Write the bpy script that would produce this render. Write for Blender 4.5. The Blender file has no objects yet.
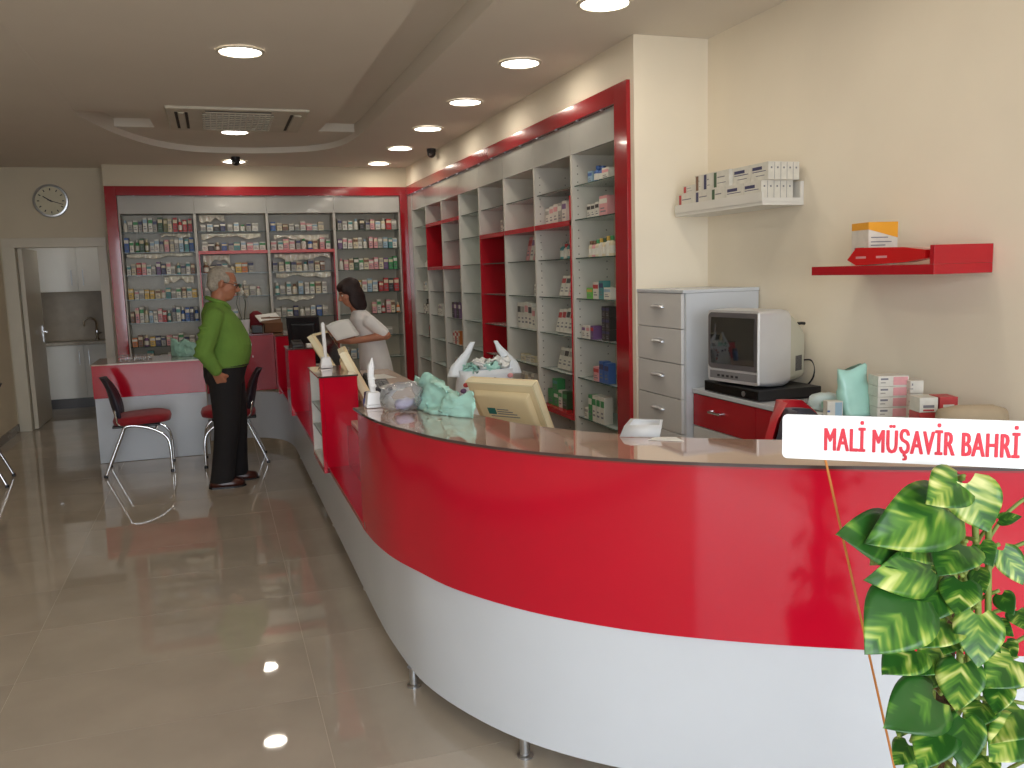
import bpy, bmesh, math, random
from mathutils import Vector, Matrix, noise as mnoise
random.seed(7)
SC = bpy.context.scene
COL = SC.collection
PI = math.pi
R = math.radians

# ---------------------------------------------------------------- camera
cam_d = bpy.data.cameras.new('camera')
cam = bpy.data.objects.new('camera', cam_d)
COL.objects.link(cam)
cam_d.sensor_width = 36.0
cam_d.lens = 870.0 / 1024.0 * 36.0
cam_d.clip_start = 0.05
_r = Vector((0.94639358, -0.32177842, -0.02824602))
_u = Vector((0.06768124, 0.11203384, 0.99139683))
_f = Vector((0.3158456, 0.94016332, -0.12780647))
cam.matrix_world = Matrix(((_r.x, _u.x, -_f.x, 0.0), (_r.y, _u.y, -_f.y, 0.0), (_r.z, _u.z, -_f.z, 1.55), (0, 0, 0, 1)))
SC.camera = cam

# ---------------------------------------------------------------- world, daylight, exposure
SC.view_settings.view_transform = 'Standard'
SC.view_settings.look = 'None'
SC.view_settings.gamma = 1.0
SC.view_settings.exposure = 0.13
world = bpy.data.worlds.new('overcast_sky')
SC.world = world
world.use_nodes = True
wnt = world.node_tree
wnt.nodes['Background'].inputs[0].default_value = (0.86, 0.93, 1.0, 1)
wnt.nodes['Background'].inputs[1].default_value = 5.7
# soft daylight coming in through the open shop front behind the camera
day = bpy.data.lights.new('shopfront_daylight', 'AREA')
day.shape = 'RECTANGLE'
day.size = 4.5
day.size_y = 2.4
day.cycles.is_portal = True
dayo = bpy.data.objects.new('shopfront_daylight', day)
COL.objects.link(dayo)
dayo.location = (0.26, -1.45, 1.3)
dayo.rotation_euler = (R(90), 0, 0)

# ---------------------------------------------------------------- helpers
def lin(c):
    c = c / 255.0
    return c / 12.92 if c <= 0.04045 else ((c + 0.055) / 1.055) ** 2.4

MATS = {}
def mat(name, rgb, rough=0.5, metal=0.0, var=0.06, scale=6.0, coat=0.0, spec=0.5, bump=0.0, sheen=0.0):
    """plain surface: base colour with a soft procedural mottling"""
    m = bpy.data.materials.new(name); m.use_nodes = True
    nt = m.node_tree; b = nt.nodes['Principled BSDF']
    c = [lin(v) for v in rgb]
    tc = nt.nodes.new('ShaderNodeTexCoord')
    nz = nt.nodes.new('ShaderNodeTexNoise'); nz.inputs['Scale'].default_value = scale; nz.inputs['Detail'].default_value = 4
    nt.links.new(tc.outputs['Object'], nz.inputs['Vector'])
    rp = nt.nodes.new('ShaderNodeValToRGB')
    rp.color_ramp.elements[0].position = 0.3; rp.color_ramp.elements[1].position = 0.7
    rp.color_ramp.elements[0].color = (*[max(0, v * (1 - var)) for v in c], 1)
    rp.color_ramp.elements[1].color = (*[min(1, v * (1 + var)) for v in c], 1)
    nt.links.new(nz.outputs['Fac'], rp.inputs['Fac'])
    nt.links.new(rp.outputs['Color'], b.inputs['Base Color'])
    b.inputs['Roughness'].default_value = rough
    b.inputs['Metallic'].default_value = metal
    b.inputs['Coat Weight'].default_value = coat
    b.inputs['Coat Roughness'].default_value = 0.04
    b.inputs['Specular IOR Level'].default_value = spec
    if sheen: b.inputs['Sheen Weight'].default_value = sheen
    if bump:
        bp = nt.nodes.new('ShaderNodeBump'); bp.inputs['Strength'].default_value = bump; bp.inputs['Distance'].default_value = 0.01
        nz2 = nt.nodes.new('ShaderNodeTexNoise'); nz2.inputs['Scale'].default_value = scale * 5; nz2.inputs['Detail'].default_value = 5
        nt.links.new(tc.outputs['Object'], nz2.inputs['Vector'])
        nt.links.new(nz2.outputs['Fac'], bp.inputs['Height']); nt.links.new(bp.outputs['Normal'], b.inputs['Normal'])
    MATS[name] = m
    return m

def glass_mat(name, tint=(0.9, 0.97, 0.95), alpha=0.12, rough=0.03):
    m = bpy.data.materials.new(name); m.use_nodes = True
    nt = m.node_tree; nt.nodes.clear()
    o = nt.nodes.new('ShaderNodeOutputMaterial'); mx = nt.nodes.new('ShaderNodeMixShader')
    t = nt.nodes.new('ShaderNodeBsdfTransparent'); t.inputs[0].default_value = (*tint, 1)
    g = nt.nodes.new('ShaderNodeBsdfPrincipled'); g.inputs['Base Color'].default_value = (*[v * 0.8 for v in tint], 1)
    g.inputs['Roughness'].default_value = rough
    fr = nt.nodes.new('ShaderNodeFresnel'); fr.inputs[0].default_value = 1.45
    ad = nt.nodes.new('ShaderNodeMath'); ad.operation = 'ADD'; ad.inputs[1].default_value = alpha; ad.use_clamp = True
    nt.links.new(fr.outputs[0], ad.inputs[0]); nt.links.new(ad.outputs[0], mx.inputs[0])
    nt.links.new(t.outputs[0], mx.inputs[1]); nt.links.new(g.outputs[0], mx.inputs[2]); nt.links.new(mx.outputs[0], o.inputs[0])
    return m

def emit_mat(name, rgb, strength):
    m = bpy.data.materials.new(name); m.use_nodes = True
    b = m.node_tree.nodes['Principled BSDF']
    b.inputs['Base Color'].default_value = (0.8, 0.8, 0.8, 1)
    b.inputs['Emission Color'].default_value = (*rgb, 1); b.inputs['Emission Strength'].default_value = strength
    return m

class MB:
    """collects simple shapes into one mesh"""
    def __init__(s): s.v = []; s.f = []; s.m = []
    def add(s, vs, fs, mi=0):
        k = len(s.v); s.v += [tuple(v) for v in vs]; s.f += [tuple(i + k for i in f) for f in fs]; s.m += [mi] * len(fs); return s
    def box(s, x0, y0, z0, x1, y1, z1, mi=0, M=None):
        vs = [(x, y, z) for z in (z0, z1) for y in (y0, y1) for x in (x0, x1)]
        if M is not None: vs = [M @ Vector(v) for v in vs]
        return s.add(vs, [(0, 2, 3, 1), (4, 5, 7, 6), (0, 1, 5, 4), (2, 6, 7, 3), (0, 4, 6, 2), (1, 3, 7, 5)], mi)
    def prism(s, pts, z0, z1, mi=0, M=None):
        n = len(pts); vs = [(p[0], p[1], z0) for p in pts] + [(p[0], p[1], z1) for p in pts]
        if M is not None: vs = [M @ Vector(v) for v in vs]
        return s.add(vs, [tuple(range(n))[::-1], tuple(range(n, 2 * n))] + [(i, (i + 1) % n, n + (i + 1) % n, n + i) for i in range(n)], mi)
    def lathe(s, prof, c=(0, 0, 0), n=20, mi=0, M=None, cap=True):
        vs = []; fs = []
        for r, z in prof:
            for i in range(n):
                a = 2 * PI * i / n; vs.append((c[0] + r * math.cos(a), c[1] + r * math.sin(a), c[2] + z))
        for j in range(len(prof) - 1):
            for i in range(n):
                k = (i + 1) % n; fs.append((j * n + i, j * n + k, (j + 1) * n + k, (j + 1) * n + i))
        if cap: fs.append(tuple(range(n))[::-1]); fs.append(tuple((len(prof) - 1) * n + i for i in range(n)))
        if M is not None: vs = [M @ Vector(v) for v in vs]
        return s.add(vs, fs, mi)
    def tube(s, pts, r, n=8, mi=0, closed=False):
        pts = [Vector(p) for p in pts]; N = len(pts); rs = r if isinstance(r, (list, tuple)) else [r] * N
        vs = []; fs = []; prev = None
        for i, p in enumerate(pts):
            if closed: d = pts[(i + 1) % N] - pts[i - 1]
            else: d = pts[min(i + 1, N - 1)] - pts[max(i - 1, 0)]
            d.normalize()
            if prev is None:
                a = Vector((0, 0, 1)) if abs(d.z) < 0.9 else Vector((1, 0, 0)); x = d.cross(a).normalized()
            else:
                x = (prev - d * prev.dot(d)).normalized()
            y = d.cross(x); prev = x
            for k in range(n):
                t = 2 * PI * k / n; vs.append(p + (x * math.cos(t) + y * math.sin(t)) * rs[i])
        for j in range(N if closed else N - 1):
            for k in range(n):
                q = (k + 1) % n; a = j * n; b = ((j + 1) % N) * n; fs.append((a + k, a + q, b + q, b + k))
        if not closed: fs.append(tuple(range(n))[::-1]); fs.append(tuple((N - 1) * n + k for k in range(n)))
        return s.add(vs, fs, mi)
    def loft(s, rings, mi=0):
        n = len(rings[0]); vs = [p for r in rings for p in r]; fs = []
        for j in range(len(rings) - 1):
            for k in range(n):
                q = (k + 1) % n; fs.append((j * n + k, j * n + q, (j + 1) * n + q, (j + 1) * n + k))
        fs.append(tuple(range(n))[::-1]); fs.append(tuple((len(rings) - 1) * n + k for k in range(n)))
        return s.add(vs, fs, mi)
    def ell(s, c, r, M=None, n=14, mi=0):
        c = Vector(c); vs = []; fs = []; h = n // 2
        for j in range(1, h):
            t = PI * j / h
            for i in range(n):
                a = 2 * PI * i / n; vs.append(Vector((r[0] * math.sin(t) * math.cos(a), r[1] * math.sin(t) * math.sin(a), r[2] * math.cos(t))))
        vs += [Vector((0, 0, r[2])), Vector((0, 0, -r[2]))]
        T, B = len(vs) - 2, len(vs) - 1
        for j in range(h - 2):
            for i in range(n):
                k = (i + 1) % n; fs.append((j * n + i, (j + 1) * n + i, (j + 1) * n + k, j * n + k))
        for i in range(n):
            k = (i + 1) % n; fs.append((T, i, k)); fs.append((B, (h - 2) * n + k, (h - 2) * n + i))
        if M is not None: vs = [M @ v for v in vs]
        return s.add([v + c for v in vs], fs, mi)
    def cap(s, p, q, r0, r1, n=12, mi=0):
        """tapered limb with round ends"""
        p = Vector(p); q = Vector(q); d = (q - p).normalized(); pts = []; rs = []
        for t in (-0.98, -0.75, -0.4): pts.append(p + d * r0 * t); rs.append(r0 * math.sqrt(1 - t * t))
        for k in range(5): pts.append(p.lerp(q, k / 4)); rs.append(r0 + (r1 - r0) * k / 4)
        for t in (0.4, 0.75, 0.98): pts.append(q + d * r1 * t); rs.append(r1 * math.sqrt(1 - t * t))
        return s.tube(pts, rs, n, mi)
    def wall(s, path, thick, z0, z1, mi=0, off=0.0):
        """upright curved board following a plan path, thickness to the left of travel"""
        a = offset(path, off); b = offset(path, off + thick); n = len(a)
        vs = [(p[0], p[1], z) for z in (z0, z1) for p in a] + [(p[0], p[1], z) for z in (z0, z1) for p in b]
        fs = []
        for i in range(n - 1):
            fs += [(i, i + 1, n + i + 1, n + i), (2 * n + i, 3 * n + i, 3 * n + i + 1, 2 * n + i + 1), (n + i, n + i + 1, 3 * n + i + 1, 3 * n + i), (i, 2 * n + i, 2 * n + i + 1, i + 1)]
        fs += [(0, n, 3 * n, 2 * n), (n - 1, 3 * n - 1, 4 * n - 1, 2 * n - 1)]
        return s.add(vs, fs, mi)
    def mesh(s, name):
        me = bpy.data.meshes.new(name); me.from_pydata(s.v, [], s.f); me.update(); return me
    def build(s, name, ms, parent=None, smooth=False, bevel=0.0, local=False, origin=None, seg=2, fixn=True):
        if not isinstance(ms, (list, tuple)): ms = [ms]
        if parent is not None and not local: o = rootloc(parent)
        elif origin is not None: o = Vector(origin)
        elif parent is None and not local:
            xs = [v[0] for v in s.v]; ys = [v[1] for v in s.v]; zs = [v[2] for v in s.v]
            o = Vector(((min(xs) + max(xs)) / 2, (min(ys) + max(ys)) / 2, min(zs)))
        else: o = Vector((0, 0, 0))
        me = bpy.data.meshes.new(name)
        me.from_pydata([tuple(Vector(v) - o) for v in s.v], [], s.f)
        for m in ms: me.materials.append(m)
        for p, i in zip(me.polygons, s.m): p.material_index = i
        if fixn:
            bm = bmesh.new(); bm.from_mesh(me); bmesh.ops.recalc_face_normals(bm, faces=bm.faces); bm.to_mesh(me); bm.free()
        if smooth:
            for p in me.polygons: p.use_smooth = True
            if smooth != 'all': me.set_sharp_from_angle(angle=R(40))
        me.update()
        return link(name, me, parent, o if parent is None else None, bevel, seg)

def link(name, me, parent=None, loc=None, bevel=0.0, seg=2):
    ob = bpy.data.objects.new(name, me); COL.objects.link(ob)
    if loc is not None: ob.location = loc
    if parent is not None: ob.parent = parent
    if bevel:
        b = ob.modifiers.new('bevel', 'BEVEL'); b.width = bevel; b.segments = seg; b.limit_method = 'ANGLE'; b.angle_limit = R(35)
        w = ob.modifiers.new('wn', 'WEIGHTED_NORMAL'); w.keep_sharp = True
        for p in me.polygons: p.use_smooth = True
    return ob

def rootloc(o):
    v = Vector((0, 0, 0))
    while o is not None: v += o.location; o = o.parent
    return v
def tag(o, label=None, cat=None, group=None, kind=None):
    if label: o['label'] = label
    if cat: o['category'] = cat
    if group: o['group'] = group
    if kind: o['kind'] = kind
    return o
def thing(name, label, cat, loc=(0, 0, 0), rz=0.0, group=None):
    o = bpy.data.objects.new(name, None); COL.objects.link(o); o.empty_display_size = 0.1
    o.location = loc; o.rotation_euler = (0, 0, rz)
    return tag(o, label, cat, group)
def struct(name, mb, m, parent=None, label=None, **k):
    o = mb.build(name, m, parent, **k)
    o['kind'] = 'structure'
    if label: o['label'] = label
    return o
def catmull(P, n=6):
    P = [Vector(p) for p in P]; out = []
    for i in range(len(P) - 1):
        p0 = P[max(i - 1, 0)]; p1 = P[i]; p2 = P[i + 1]; p3 = P[min(i + 2, len(P) - 1)]
        for k in range(n):
            t = k / n
            out.append(0.5 * ((2 * p1) + (p2 - p0) * t + (2 * p0 - 5 * p1 + 4 * p2 - p3) * t * t + (3 * p1 - p0 - 3 * p2 + p3) * t ** 3))
    out.append(P[-1]); return out
def offset(path, d):
    P = [Vector((p[0], p[1])) for p in path]; out = []
    for i in range(len(P)):
        t = (P[min(i + 1, len(P) - 1)] - P[max(i - 1, 0)]).normalized()
        out.append((P[i].x - t.y * d, P[i].y + t.x * d))
    return out
def remesh(mb, voxel, smooth=6, name='blob'):
    """melt overlapping shapes into one continuous skin"""
    me = mb.mesh(name); ob = bpy.data.objects.new(name, me); COL.objects.link(ob)
    r = ob.modifiers.new('r', 'REMESH'); r.mode = 'VOXEL'; r.voxel_size = voxel
    if smooth:
        s = ob.modifiers.new('s', 'SMOOTH'); s.iterations = smooth; s.factor = 0.5
    dg = bpy.context.evaluated_depsgraph_get(); out = bpy.data.meshes.new_from_object(ob.evaluated_get(dg))
    bpy.data.objects.remove(ob); bpy.data.meshes.remove(me)
    for p in out.polygons: p.use_smooth = True
    return out
def put_mesh(name, me, m, parent):
    o = rootloc(parent)
    me.transform(Matrix.Translation(-o)); me.name = name
    me.materials.clear(); me.materials.append(m)
    return link(name, me, parent)
def text_mesh(body, size, extrude=0.0005, bold=0.0, sx=1.0, align='LEFT', spacing=1.0):
    c = bpy.data.curves.new('t', 'FONT'); c.body = body; c.size = size; c.extrude = extrude; c.offset = bold
    c.align_x = align; c.resolution_u = 3; c.space_character = spacing
    o = bpy.data.objects.new('t', c); COL.objects.link(o)
    dg = bpy.context.evaluated_depsgraph_get(); me = bpy.data.meshes.new_from_object(o.evaluated_get(dg))
    bpy.data.objects.remove(o); bpy.data.curves.remove(c)
    me.transform(Matrix.Diagonal((sx, 1, 1, 1)))
    return me

# ---------------------------------------------------------------- materials
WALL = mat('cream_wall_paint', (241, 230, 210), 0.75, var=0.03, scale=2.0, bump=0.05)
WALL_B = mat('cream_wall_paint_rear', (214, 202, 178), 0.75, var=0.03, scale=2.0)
CEIL = mat('ceiling_paint', (228, 220, 208), 0.85, var=0.02, scale=1.5)
WHITE = mat('white_laminate', (205, 209, 215), 0.25, var=0.02, scale=3, spec=0.4)
SHELFW = mat('shelf_melamine', (208, 203, 194), 0.4, var=0.03, scale=4)
REDF = mat('deep_red_frame_gloss', (160, 20, 32), 0.14, var=0.05, scale=2.0, coat=0.4)
WHITE_M = mat('white_melamine', (222, 219, 212), 0.4, var=0.03, scale=4)
GREYW = mat('pale_grey_gloss', (182, 181, 176), 0.12, var=0.02, coat=0.4)
RED = mat('red_gloss_laminate', (190, 13, 41), 0.10, var=0.05, scale=2.0, coat=0.0, spec=0.42)
RED_M = mat('satin_red_laminate', (168, 14, 30), 0.28, var=0.05, scale=2.0, spec=0.3)
RED_D = mat('red_shelf_laminate', (178, 22, 36), 0.25, var=0.05, scale=3)
RED_LIT = mat('spotlit_red_laminate', (200, 60, 52), 0.3, var=0.06)  # red laminate with the wash of the spotlights put into its colour
CHROME = mat('chrome', (215, 215, 218), 0.12, 1.0, var=0.02)
STEEL = mat('brushed_steel', (190, 192, 196), 0.3, 1.0, var=0.05, scale=20)
BLACK = mat('black_plastic', (26, 26, 30), 0.4, var=0.1)
DARK = mat('dark_plastic', (44, 40, 52), 0.45, var=0.1)
GLASS = glass_mat('clear_glass')
GEDGE = mat('green_glass_edge', (52, 78, 70), 0.15, var=0.1)
LEDGE = mat('glass_tint_and_reflection', (196, 154, 134), 0.04, var=0.04, scale=2, coat=1.0, spec=0.9)  # glass tint, with the pinkish-beige reflection put into the base colour
LEDGE_E = mat('smoked_glass_edge', (70, 56, 54), 0.1, var=0.05)
TILE = None
def tile_mat():
    m = mat('polished_porcelain_tile', (180, 169, 154), 0.028, var=0.07, scale=3.0, spec=0.62)
    nt = m.node_tree; b = nt.nodes['Principled BSDF']
    # fine mineral speckle and slight shade change from tile to tile
    oi = nt.nodes.new('ShaderNodeObjectInfo'); mp = nt.nodes.new('ShaderNodeMapRange')
    mp.inputs[3].default_value = 0.95; mp.inputs[4].default_value = 1.05
    nt.links.new(oi.outputs['Random'], mp.inputs[0])
    mul = nt.nodes.new('ShaderNodeMixRGB'); mul.blend_type = 'MULTIPLY'; mul.inputs[0].default_value = 1
    src = b.inputs['Base Color'].links[0].from_socket
    nt.links.new(src, mul.inputs[1]); nt.links.new(mp.outputs[0], mul.inputs[2]); nt.links.new(mul.outputs[0], b.inputs['Base Color'])
    return m
TILE = tile_mat()
GROUT = mat('pale_grout', (204, 192, 176), 0.8)
KWALL = mat('beige_splash_tile', (150, 134, 112), 0.35, var=0.12, scale=9)
BASEB = mat('dark_plinth', (48, 38, 34), 0.35)
LAMP = emit_mat('downlight_diffuser', (1.0, 0.95, 0.86), 8.0)
GREYP = mat('grey_plastic', (150, 150, 150), 0.4)
TRIMW = mat('white_gloss_paint', (214, 206, 188), 0.35, var=0.02)

# ================================================================= SETTING
XL, XR, YB, YF, ZC = -2.09, 2.62, 10.40, -1.5, 2.771
XS, YS, ZS = 2.172, 10.08, 2.551        # shelf fronts (right, back) and underside of the bulkheads
# floor: slab with recessed joints, porcelain tiles laid one by one
fl = MB().box(XL - 0.1, YF, -0.12, XR + 0.1, 12.35, -0.0012)
floor = struct('floor', fl, GROUT, label='beige polished porcelain tile floor', origin=(0, 0, 0))
TX, TS = 1.11, 0.555
tile_me = MB().box(-TX / 2 + 0.0011, -TS / 2 + 0.0011, -0.02, TX / 2 - 0.0011, TS / 2 - 0.0011, 0.0).mesh('tile')
tile_me.materials.append(TILE)
y = 2.60 - TS * 7.0
while y < 12.3:
    for i in range(-3, 3):
        xc = 0.26 + (i + 0.5) * TX
        if xc - TX / 2 > XR or xc + TX / 2 < XL - 0.3: continue
        if y > 10.6 and xc > 0.0: continue
        t = bpy.data.objects.new('floor_tile', tile_me); COL.objects.link(t)
        t.parent = floor; t.location = (xc, y + TS / 2, 0.0)
    y += TS
# walls
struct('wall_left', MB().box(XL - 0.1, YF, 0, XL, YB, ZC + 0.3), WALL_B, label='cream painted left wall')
struct('wall_right', MB().box(XR, YF, 0, XR + 0.1, YB + 0.1, ZC + 0.3), WALL, label='cream painted right wall behind the counter')
struct('wall_pillar', MB().box(XS, 4.300, 0, XR, 4.345, ZC), WALL, label='cream wall end beside the long shelving')
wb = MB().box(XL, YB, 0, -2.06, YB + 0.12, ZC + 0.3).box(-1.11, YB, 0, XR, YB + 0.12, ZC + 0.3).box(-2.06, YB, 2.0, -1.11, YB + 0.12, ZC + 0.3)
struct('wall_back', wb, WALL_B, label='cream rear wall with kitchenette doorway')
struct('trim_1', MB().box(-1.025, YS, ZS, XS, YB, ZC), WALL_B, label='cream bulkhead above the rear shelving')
struct('trim_2', MB().box(XS, 4.345, ZS, XR, YB, ZC), WALL, label='cream bulkhead above the long right shelving')
# shop front behind the camera: open folding front between posts
wf = MB().box(XL, YF - 0.1, 2.55, XR, YF, ZC + 0.3).box(XL - 0.1, YF - 0.1, 0, XL + 0.08, YF, 2.6).box(XR - 0.08, YF - 0.1, 0, XR + 0.1, YF, 2.6).box(0.2, YF - 0.1, 0, 0.27, YF, 2.6)
struct('wall_front', wf, STEEL, label='steel framed open shop front')
struct('trim_3', MB().box(-12, -14, -0.16, 14, YF, -0.13), mat('street_paving', (150, 146, 140), 0.85), label='pavement outside the shop')
# baseboards and door casing
struct('baseboard_left', MB().box(XL, YF, 0, XL + 0.012, YB, 0.085), mat('grey_skirting_tile', (120, 108, 96), 0.2), label='tiled skirting along the left wall')
dc = MB().box(-2.075, YB - 0.018, 0, -1.955, YB, 1.9449).box(-1.165, YB - 0.018, 0, -1.075, YB, 1.9449).box(-2.075, YB - 0.018, 1.945, -1.075, YB, 2.045)
dc.box(-1.975, YB + 0.0005, 0, -1.955, YB + 0.13, 1.944).box(-1.165, YB + 0.0005, 0, -1.145, YB + 0.13, 1.944).box(-1.975, YB + 0.0005, 1.9445, -1.145, YB + 0.13, 1.965)
struct('door_1', dc, TRIMW, label='white door casing of the kitchenette doorway', bevel=0.003)
d1 = bpy.data.objects['door_1']
leaf_p = MB().box(-1.945, YB + 0.06, 0.012, -1.903, YB + 0.90, 1.94).build('door_leaf', TRIMW, d1, bevel=0.003)
hd = MB()
hd.box(-1.903, YB + 0.80, 0.90, -1.896, YB + 0.84, 1.09)
hd.tube([(-1.90, YB + 0.82, 1.02), (-1.85, YB + 0.82, 1.02), (-1.85, YB + 0.72, 1.02)], 0.009)
hd.build('door_handle', CHROME, leaf_p, smooth=True)
# kitchenette shell
struct('wall_kitchenette', MB().box(-2.35, 12.35, 0, -0.6, 12.45, 2.6).box(-2.36, YB + 0.12, 0, -2.25, 12.35, 2.6).box(-0.9, YB + 0.12, 0, -0.8, 12.35, 2.6), KWALL, label='beige tiled kitchenette wall')
struct('ceiling_kitchenette', MB().box(-2.36, YB + 0.12, 2.45, -0.8, 12.45, 2.55), CEIL, label='kitchenette ceiling')

# ceiling: soffit with a rounded recess, dropped panel strip inside it
REC = [(1.29, 0.2), (1.29, 3), (1.29, 5), (1.29, 7.2), (1.28, 7.9), (1.21, 8.45), (1.02, 8.82), (0.66, 9.02), (0.22, 9.08), (-0.16, 8.98), (-0.46, 8.62), (-0.69, 8.0), (-0.84, 7.3), (-0.86, 6.9), (-0.86, 5), (-0.86, 3), (-0.86, 0.2)]
REC = [(p.x, p.y) for p in catmull([(a, b, 0) for a, b in REC], 4)]
def flat_with_hole(name, outer, holes, z, m, thick, label):
    cu = bpy.data.curves.new(name, 'CURVE'); cu.dimensions = '2D'; cu.fill_mode = 'BOTH'; cu.extrude = thick / 2
    for ring in [outer] + holes:
        sp = cu.splines.new('POLY'); sp.points.add(len(ring) - 1); sp.use_cyclic_u = True
        for p, q in zip(sp.points, ring): p.co = (q[0], q[1], 0, 1)
    o = bpy.data.objects.new(name, cu); COL.objects.link(o)
    dg = bpy.context.evaluated_depsgraph_get(); me = bpy.data.meshes.new_from_object(o.evaluated_get(dg))
    bpy.data.objects.remove(o)
    me.materials.clear(); me.materials.append(m)
    ob = bpy.data.objects.new(name, me); COL.objects.link(ob); ob.location = (0, 0, z + thick / 2)
    ob['kind'] = 'structure'; ob['label'] = label
    return ob
ceiling = flat_with_hole('ceiling', [(XL, YF), (XR, YF), (XR, YB), (XL, YB)], [REC], ZC, CEIL, 0.06, 'off-white plaster ceiling with a rounded recess')
PANEL = [(-0.90, 0.1), (0.955, 0.1), (0.955, 8.0), (1.35, 8.0), (1.35, 9.2), (-0.90, 9.2), (-0.90, 8.02), (-0.385, 8.02), (-0.385, 7.1), (-0.90, 7.1)]
pn = MB().prism(PANEL, ZC + 0.002, ZC + 0.20)
# the strip runs flush with the ceiling in front and rises gently towards the rounded end
pn = MB()
for (xa, xb, ya, yb_) in ((-0.90, 0.955, 0.1, 6.9), (-0.90, 0.955, 6.9, 7.1), (-0.385, 0.955, 7.1, 8.0), (-0.90, 1.35, 8.0, 9.2)):
    za, zb_ = [ZC + 0.002 + 0.053 * max(0.0, min(1.0, (q - 6.9) / 1.1)) for q in (ya, yb_)]
    pn.add([(xa, ya, za), (xb, ya, za), (xb, yb_, zb_), (xa, yb_, zb_), (xa, ya, ZC + 0.19), (xb, ya, ZC + 0.19), (xb, yb_, ZC + 0.19), (xa, yb_, ZC + 0.19)],
           [(0, 3, 2, 1), (4, 5, 6, 7), (0, 1, 5, 4), (1, 2, 6, 5), (2, 3, 7, 6), (3, 0, 4, 7)])
po = struct('trim_4', pn, CEIL, label='dropped plaster strip inside the ceiling recess')
struct('trim_5', MB().box(-1.1, 0.0, ZC + 0.125, 1.5, 9.4, ZC + 0.25), CEIL, label='upper board of the ceiling recess')
rw = MB().wall([Vector((p[0], p[1], 0)) for p in REC], -0.03, ZC + 0.06, ZC + 0.20)
struct('trim_6', rw, CEIL, label='curved upstand around the ceiling recess', smooth=True)

# ================================================================= CEILING FITTINGS
def downlight(x, y, z, label, w=2.3):
    t = thing('ceiling_downlight', label, 'ceiling light', (x, y, z), group='round downlights in the ceiling')
    MB().lathe([(0.128, -0.004), (0.128, -0.010), (0.113, -0.012), (0.108, -0.004)], (x, y, z), 28, cap=False).build('rim', TRIMW, t, smooth=True)
    MB().lathe([(0.108, -0.009), (0.108, -0.003)], (x, y, z), 28).build('diffuser', LAMP, t)
    ld = bpy.data.lights.new('downlight_lamp', 'AREA'); ld.shape = 'DISK'; ld.size = 0.2; ld.energy = w; ld.color = (1.0, 0.90, 0.74)
    lo = bpy.data.objects.new('downlight_lamp', ld); COL.objects.link(lo); lo.parent = t; lo.location = (0, 0, -0.02)
for i, (yy, lb) in enumerate([(3.831, 'round downlight at the top edge of the picture, nearest the camera'), (5.01, 'second-nearest round downlight in the row beside the long shelves'),
        (6.20, 'third round downlight from the camera in the row beside the shelves'), (7.36, 'fourth round downlight of the row, in front of the wall camera'),
        (8.53, 'fifth round downlight of the row, close to the rear corner'), (9.69, 'farthest round downlight of the row, in the rear corner')]):
    downlight(1.79, yy, ZC, lb)
downlight(0.216, 5.08, ZC + 0.002, 'large round downlight alone in front of the air conditioner')
downlight(0.255, 8.12, ZC + 0.055, 'round downlight between air conditioner and curved recess edge')
downlight(0.278, 9.67, ZC, 'round downlight behind the small dome camera on the rear soffit')
downlight(1.79, 2.6, ZC, 'round downlight overhead just out of view, right row')
downlight(0.22, 2.2, ZC + 0.002, 'round downlight overhead just out of view, middle strip')

def dome_cam(x, y, label):
    t = thing('dome_camera', label, 'security camera', (x, y, ZC))
    MB().lathe([(0.045, 0), (0.045, -0.03), (0.04, -0.034)], (x, y, ZC), 18).build('base', BLACK, t, smooth=True)
    MB().ell((x, y, ZC - 0.045), (0.042, 0.042, 0.042)).build('dome', BLACK, t, smooth='all')
    MB().lathe([(0.012, -0.006), (0.014, 0.006)], (0, 0, 0), 12, M=Matrix.Translation((x - 0.02, y - 0.032, ZC - 0.06)) @ Matrix.Rotation(R(60), 4, 'X')).build('lens', STEEL, t)
dome_cam(2.105, 8.55, 'small black dome camera beside the right-hand downlights')
dome_cam(0.285, 9.35, 'small black dome camera in front of the rear downlight')

# cassette air conditioner
ac = thing('ceiling_air_conditioner', 'white cassette air conditioner with dotted grille in the ceiling strip', 'air conditioner', (0.25, 7.10, ZC))
zc = ZC + 0.012
ACW = mat('air_conditioner_white', (206, 198, 180), 0.45)
x0, x1, y0, y1 = -0.25, 0.75, 6.72, 7.66
MB().box(x0, y0, zc - 0.03, x1, y1, zc + 0.05).build('housing', ACW, ac, bevel=0.012)
MB().box(0.0, 6.86, zc - 0.036, 0.5, 7.52, zc - 0.028).build('grille_backing', mat('grille_shadow', (96, 88, 76), 0.7), ac)
for k in range(12):
    xx = 0.012 + k * 0.0433
    MB().box(xx - 0.005, 6.86, zc - 0.042, xx + 0.005, 7.52, zc - 0.034).build('grille_bar', ACW, ac)
for k in range(9):
    yy = 6.88 + k * 0.0775
    MB().box(0.0, yy - 0.008, zc - 0.043, 0.5, yy + 0.008, zc - 0.034).build('grille_bar', ACW, ac)
for (a, b, c, d) in ((-0.19, 6.84, -0.17, 7.54), (-0.12, 6.84, -0.10, 7.54), (0.62, 6.84, 0.64, 7.54), (0.02, 6.765, 0.48, 6.79), (0.02, 7.59, 0.48, 7.615)):
    MB().box(a, b, zc - 0.0335, c, d, zc - 0.0285).build('air_slot', mat('slot_shadow', (60, 54, 48), 0.7), ac)
for (a, b, c, d) in ((-0.165, 6.84, -0.125, 7.54), (0.645, 6.84, 0.70, 7.54), (0.02, 6.79, 0.48, 6.83), (0.02, 7.55, 0.48, 7.585)):
    MB().box(a, b, zc - 0.040, c, d, zc - 0.030).build('louvre', ACW, ac, bevel=0.003)
ex = MB().box(-1.95, 6.55, ZC - 0.012, -1.45, 6.80, ZC)
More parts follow.
